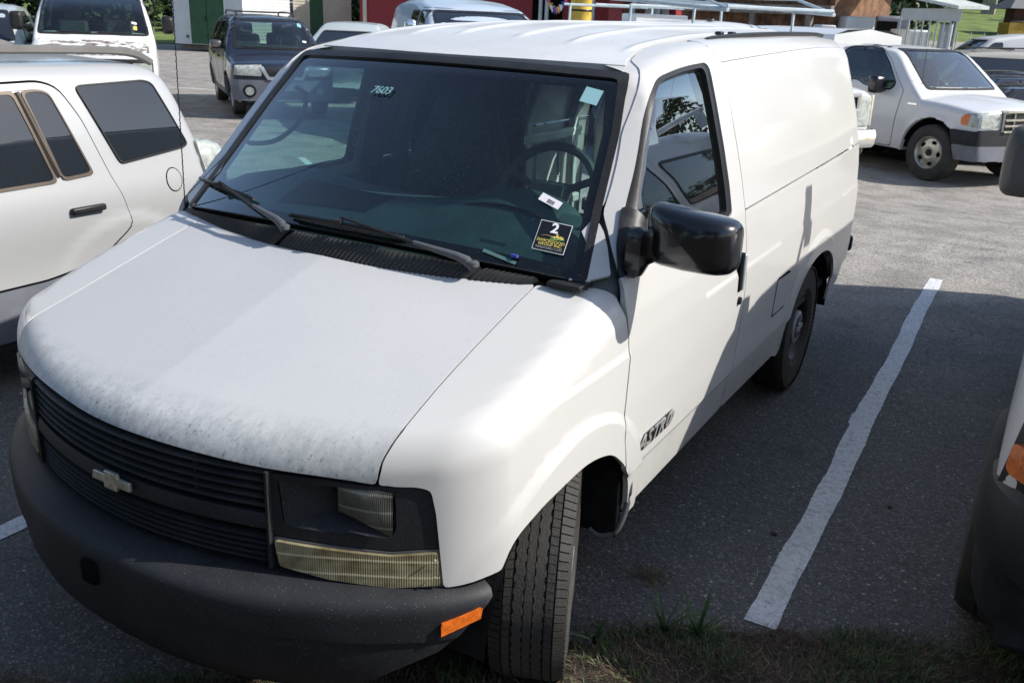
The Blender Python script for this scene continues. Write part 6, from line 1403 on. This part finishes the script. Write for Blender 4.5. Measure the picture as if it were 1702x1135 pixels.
# bunting
P0=at(905,30.,2.6); P1=at(945,29.,2.6)
B_=thing('bunting','string of small coloured pennants hanging by the red building','bunting',(P0[0],P0[1],0)); pts=[(t*(P1[0]-P0[0]),t*(P1[1]-P0[1]),2.72-.5*math.sin(math.pi*t)-.1*t) for t in np.linspace(0,1,12)]
G().tube(pts,.008,4).out('cord',MAT['dark_metal'],B_)
for i,p in enumerate(pts[1:-1]): G().add([(p[0]-.09,p[1],p[2]),(p[0]+.09,p[1],p[2]),(p[0],p[1]+.01,p[2]-.22),(p[0]-.09,p[1]+.012,p[2]),(p[0]+.09,p[1]+.012,p[2])],[(0,2,1),(3,4,2),(0,1,4,3)]).out('pennant',MAT[('blueflag','pinkflag','yellowflag','ink_white')[i%4]],B_,smooth=False)
# yellow drum on a steel stand
P0=at(965,24.,1.9); T=thing('drum_stand','yellow ribbed drum raised on a steel stand above the van roof','drum',(P0[0],P0[1],0))
d=G().lathe([(1.78,0),(1.78,.27),(1.80,.285),(2.06,.28),(2.08,.29),(2.10,.28),(2.34,.28),(2.36,.29),(2.38,.28),(2.64,.28),(2.66,.285),(2.66,0)],28,axis='z').out('drum',MAT['drum'],T,ang=30)
G().lathe([(2.055,.288),(2.09,.295),(2.105,.288)],28,axis='z').out('hoop',MAT['dark_metal'],d)
c_=math.atan2(CP[1]-P0[1],CP[0]-P0[0]); G().box((.283*math.cos(c_+.35),.283*math.sin(c_+.35),2.42),(.015,.16,.12),rot=(0,0,c_+.35)).out('drum_label',MAT['ink_white'],d)
for a in (0,1,2,3): G().tube([(.3*math.cos(a*1.571),.3*math.sin(a*1.571),0),(.27*math.cos(a*1.571),.27*math.sin(a*1.571),1.78)],.025,5).out('leg',MAT['galv'],T)
# weathered wooden building
fr=wframe(1130,31.,1378,27.5); T=thing('wooden_building','weathered brown board building with a grey beam across its front','building',(fr[0][0],fr[0][1],-.1),fr[2])
n=int(fr[1]/.2)
for i in range(n): rect(G(),i*.2+.006,.0,i*.2+.194,3.3,-.03-.008*(i%3),0).out('board',MAT['wood'],T)
rect(G(),0,0,fr[1],3.3,.02,4).out('wall',MAT['wood'],T)
ua,za=upos(fr,1252,10); rect(G(),ua-2.5,2.35,fr[1]+.15,2.62,-.5,-.3).out('beam',MAT['wood_grey'],T)
for px in (1356,1262): u_,_=upos(fr,px,30); rect(G(),u_-.09,0,u_+.09,2.35,-.48,-.30).out('post',MAT['wood_grey'],T)
gable(T,fr[1],3.3,4,MAT['wood_grey'],1.,.6)
# cabinets / trailer group
def cab(name,label,cat,px0,px1,D,zt,mat,dep,extra=None,zb=-.1):
    fr=wframe(px0,D,px1,D); T=thing(name,label,cat,(fr[0][0],fr[0][1],zb),fr[2]); L=fr[1]; h=zt-zb
    o=rect(G(),0,.12,L,h,0,dep).out('body',MAT[mat],T,bevel=min(.16,L*.08)); rect(G(),.05,0,L-.05,.14,.1,dep-.1).out('base',MAT['under'],T)
    if extra: extra(T,fr,L,h)
    return T
def ex1(T,fr,L,h):
    rect(G(),L*.15,.3,L*.85,h*.9,-.02,0).out('door',MAT['white_siding'],T,bevel=.03)
    for z in (.55,.7): G().box((L*.93,-.03,h*z),(.05,.04,.12)).out('latch',MAT['dark_metal'],T); G().box((L*.05,-.03,h*z),(.04,.04,.12)).out('hinge',MAT['dark_metal'],T)
cab('enclosed_trailer','white enclosed trailer with rounded corners and a framed rear door','trailer',1402,1450,27.,2.25,'white_siding',3.,ex1)
def ex2(T,fr,L,h):
    g=G().tube([(L*.5+.16*math.cos(q)*L,-.012,h*.62+.13*math.sin(q)*L) for q in np.linspace(.3,6.0,14)],.012,4); g.out('green_mark',MAT['ink_green'],T)
cab('white_cabinet','small white cabinet with a greenish mark beside the wooden building','cabinet',1361,1386,26.,1.98,'white_siding',.8,ex2)
def ex3(T,fr,L,h):
    rect(G(),L*.05,h*.55,L*.62,h*.93,-.02,0).out('window',MAT['black'],T); G().box((L*.8,-.03,h*.55),(.05,.04,.14)).out('latch',MAT['dark_metal'],T)
cab('grey_shed','grey shed with a black window opening beside the white trailer','shed',1449,1508,29.5,2.35,'grey_plastic2' if False else 'tan_grey',3.,ex3)
def ex4(T,fr,L,h):
    for i in range(6): rect(G(),L*i/6+.01,.15,L*(i+1)/6-.01,h-.05,-.03,0).out('panel_board',MAT['white_siding'],T)
    G().box((L*.72,-.05,h*.55),(.05,.05,.2)).out('latch',MAT['dark_metal'],T); rect(G(),L*.2,h*.58,L*.5,h*.60,-.035,-.02).out('strap',MAT['red_door'],T)
cab('white_locker','white boarded locker under the metal canopy','locker',1506,1541,27.5,1.95,'white_siding',1.5,ex4)
# canopy
fr=wframe(1494,26.5,1589,24.5); T=thing('metal_canopy','white metal canopy roof on thin posts with a striped valance','canopy',(fr[0][0],fr[0][1],-.25),fr[2]); L=fr[1]
zt=2.50+.25
G().add([(-2.8,-.55,zt+.75),(L+.35,-.5,zt),(L+.35,.5,zt+.02),(-2.8,.9,zt+.90),(-2.8,-.55,zt+.83),(L+.35,-.5,zt+.08),(L+.35,.5,zt+.10),(-2.8,.9,zt+.98)],[(3,2,1,0),(4,5,6,7),(0,1,5,4),(1,2,6,5),(2,3,7,6),(3,0,4,7)]).out('roof',MAT['metal_roof'],T)
rect(G(),-.02,zt-.30,L,zt+.02,-.05,-.02).out('valance',MAT['white_siding'],T)
for i in range(12): rect(G(),L*i/12+.01,zt-.30,L*(i+.5)/12,zt-.26,-.065,-.045).out('valance_rib',MAT['white_siding'],T)
for px in (1494,1508,1521,1532,1544,1556,1567,1578,1588):
    u_,_=upos(fr,px,50); G().tube([(u_,0,0),(u_,0,zt)],.022,6).out('post',MAT['galv'],T)
for k_,(px,D) in enumerate(((1519,25.2),(1527,25.1))):
    P=at(px,D,.4); t=thing('spare_tyre',('left' if k_==0 else 'right')+' of two upright dark tyres under the canopy','tyre',(P[0],P[1],.62+.25),fr[2]+1.2)
    G().lathe([(-.09,.20),(-.10,.28),(-.05,.33),(.05,.33),(.10,.28),(.09,.20),(0,.18)],24).out('tyre_ring',MAT['rubber'],t); G().tube([(.1,.19*math.cos(q),.19*math.sin(q)) for q in np.linspace(0,6.283,20)[:-1]],.015,5,closed=True).out('rim',MAT['galv'],t)
P=at(1567,37.,1.3); T=thing('utility_box','grey-green utility box on the grass behind the canopy','utility box',(P[0],P[1],1.15)); G().box((0,0,.55),(.45,.4,1.1)).out('cabinet',MAT['galv'],T,bevel=.03); G().box((0,-.2,1.12),(.5,.45,.05)).out('lid',MAT['grey_plastic'],T)
P=at(1577,39.,1.3); T=thing('bare_trunk','dark bare tree trunk beside the utility box','tree',(P[0],P[1],1.2)); G().tube([(0,0,-.2),(.03,0,1.0),(0,.05,2.2),(.1,.1,7)],[.16,.13,.12,.08],9).out('trunk',MAT['bark'],T); link(bpy.data.objects.new('crown',CR[2]),T).location=(0,0,3.5)
# concrete pier and dark wall on the hill
P=at(1646,66.,4.2); T=thing('concrete_pier','pale concrete pier standing on the grass hill','pier',(P[0],P[1],3.0)); G().box((0,0,2.5),(.9,.9,5.6),taper=1.1).out('shaft',MAT['concrete'],T,bevel=.05); G().box((0,0,5.5),(2.4,1.1,.6)).out('cap',MAT['concrete'],T,bevel=.05)
# brick building with yellow annex
fr=wframe(1676,47.,1800,47.); T=thing('brick_building','dark brick building with grey roof above a yellow wall at the right edge','building',(fr[0][0],fr[0][1],1.7),fr[2])
_,zb=upos(fr,1690,64); _,z1=upos(fr,1690,39); _,z2=upos(fr,1690,15)
rect(G(),0,zb-3-1.7,fr[1],z2-1.7,0,1.0).out('brick_wall',MAT['brick'],T); a,_=upos(fr,1657,50); rect(G(),a,zb-3-1.7,fr[1],z1-1.7,-1.2,-.05).out('yellow_wall',MAT['yellow_wall'],T); rect(G(),a+.6,z1-1.7+.02,fr[1],z1-1.7+.10,-1.25,-.05).out('annex_roof',MAT['concrete'],T)
zz=z2-1.7; g=G(); g.add([(-.5,-.5,zz),(fr[1]+.5,-.5,zz),(fr[1]+.5,1.2,zz+.8),(.6,1.2,zz+.8),(-.5,1.9,zz),(fr[1]+.5,1.9,zz)],[(0,1,2,3),(0,3,4),(4,3,2,5),(0,4,5,1)]); g.out('roof',MAT['shingle'],T)
# wire fence along the far road
for i in range(9):
    P=at(1540+22*i,35.3,1.05); t=thing('fence_post',ORD[i]+' thin steel post from the left along the far road','fence post',(P[0],P[1],1.0),0,'thin fence posts along the far road'); G().tube([(0,0,-.2),(0,0,.95)],.02,5).out('post',MAT['galv'],t)
# unseen trees added behind the photographer to dim sky light on the van's front
for i,(x,y) in enumerate([(-9,-13),(-3,-15),(4,-14),(10,-13),(-15,-11)]):
    t=thing('tree',ORD[i]+' unseen tree of the row added behind the photographer to block sky light','tree',(x,y,0),i*2.1,'unseen trees added behind the photographer to block sky light')
    for nm,me in (('crown',CR[(i+1)%3]),('trunk',TR[(i+1)%3])): link(bpy.data.objects.new(nm,me),t)
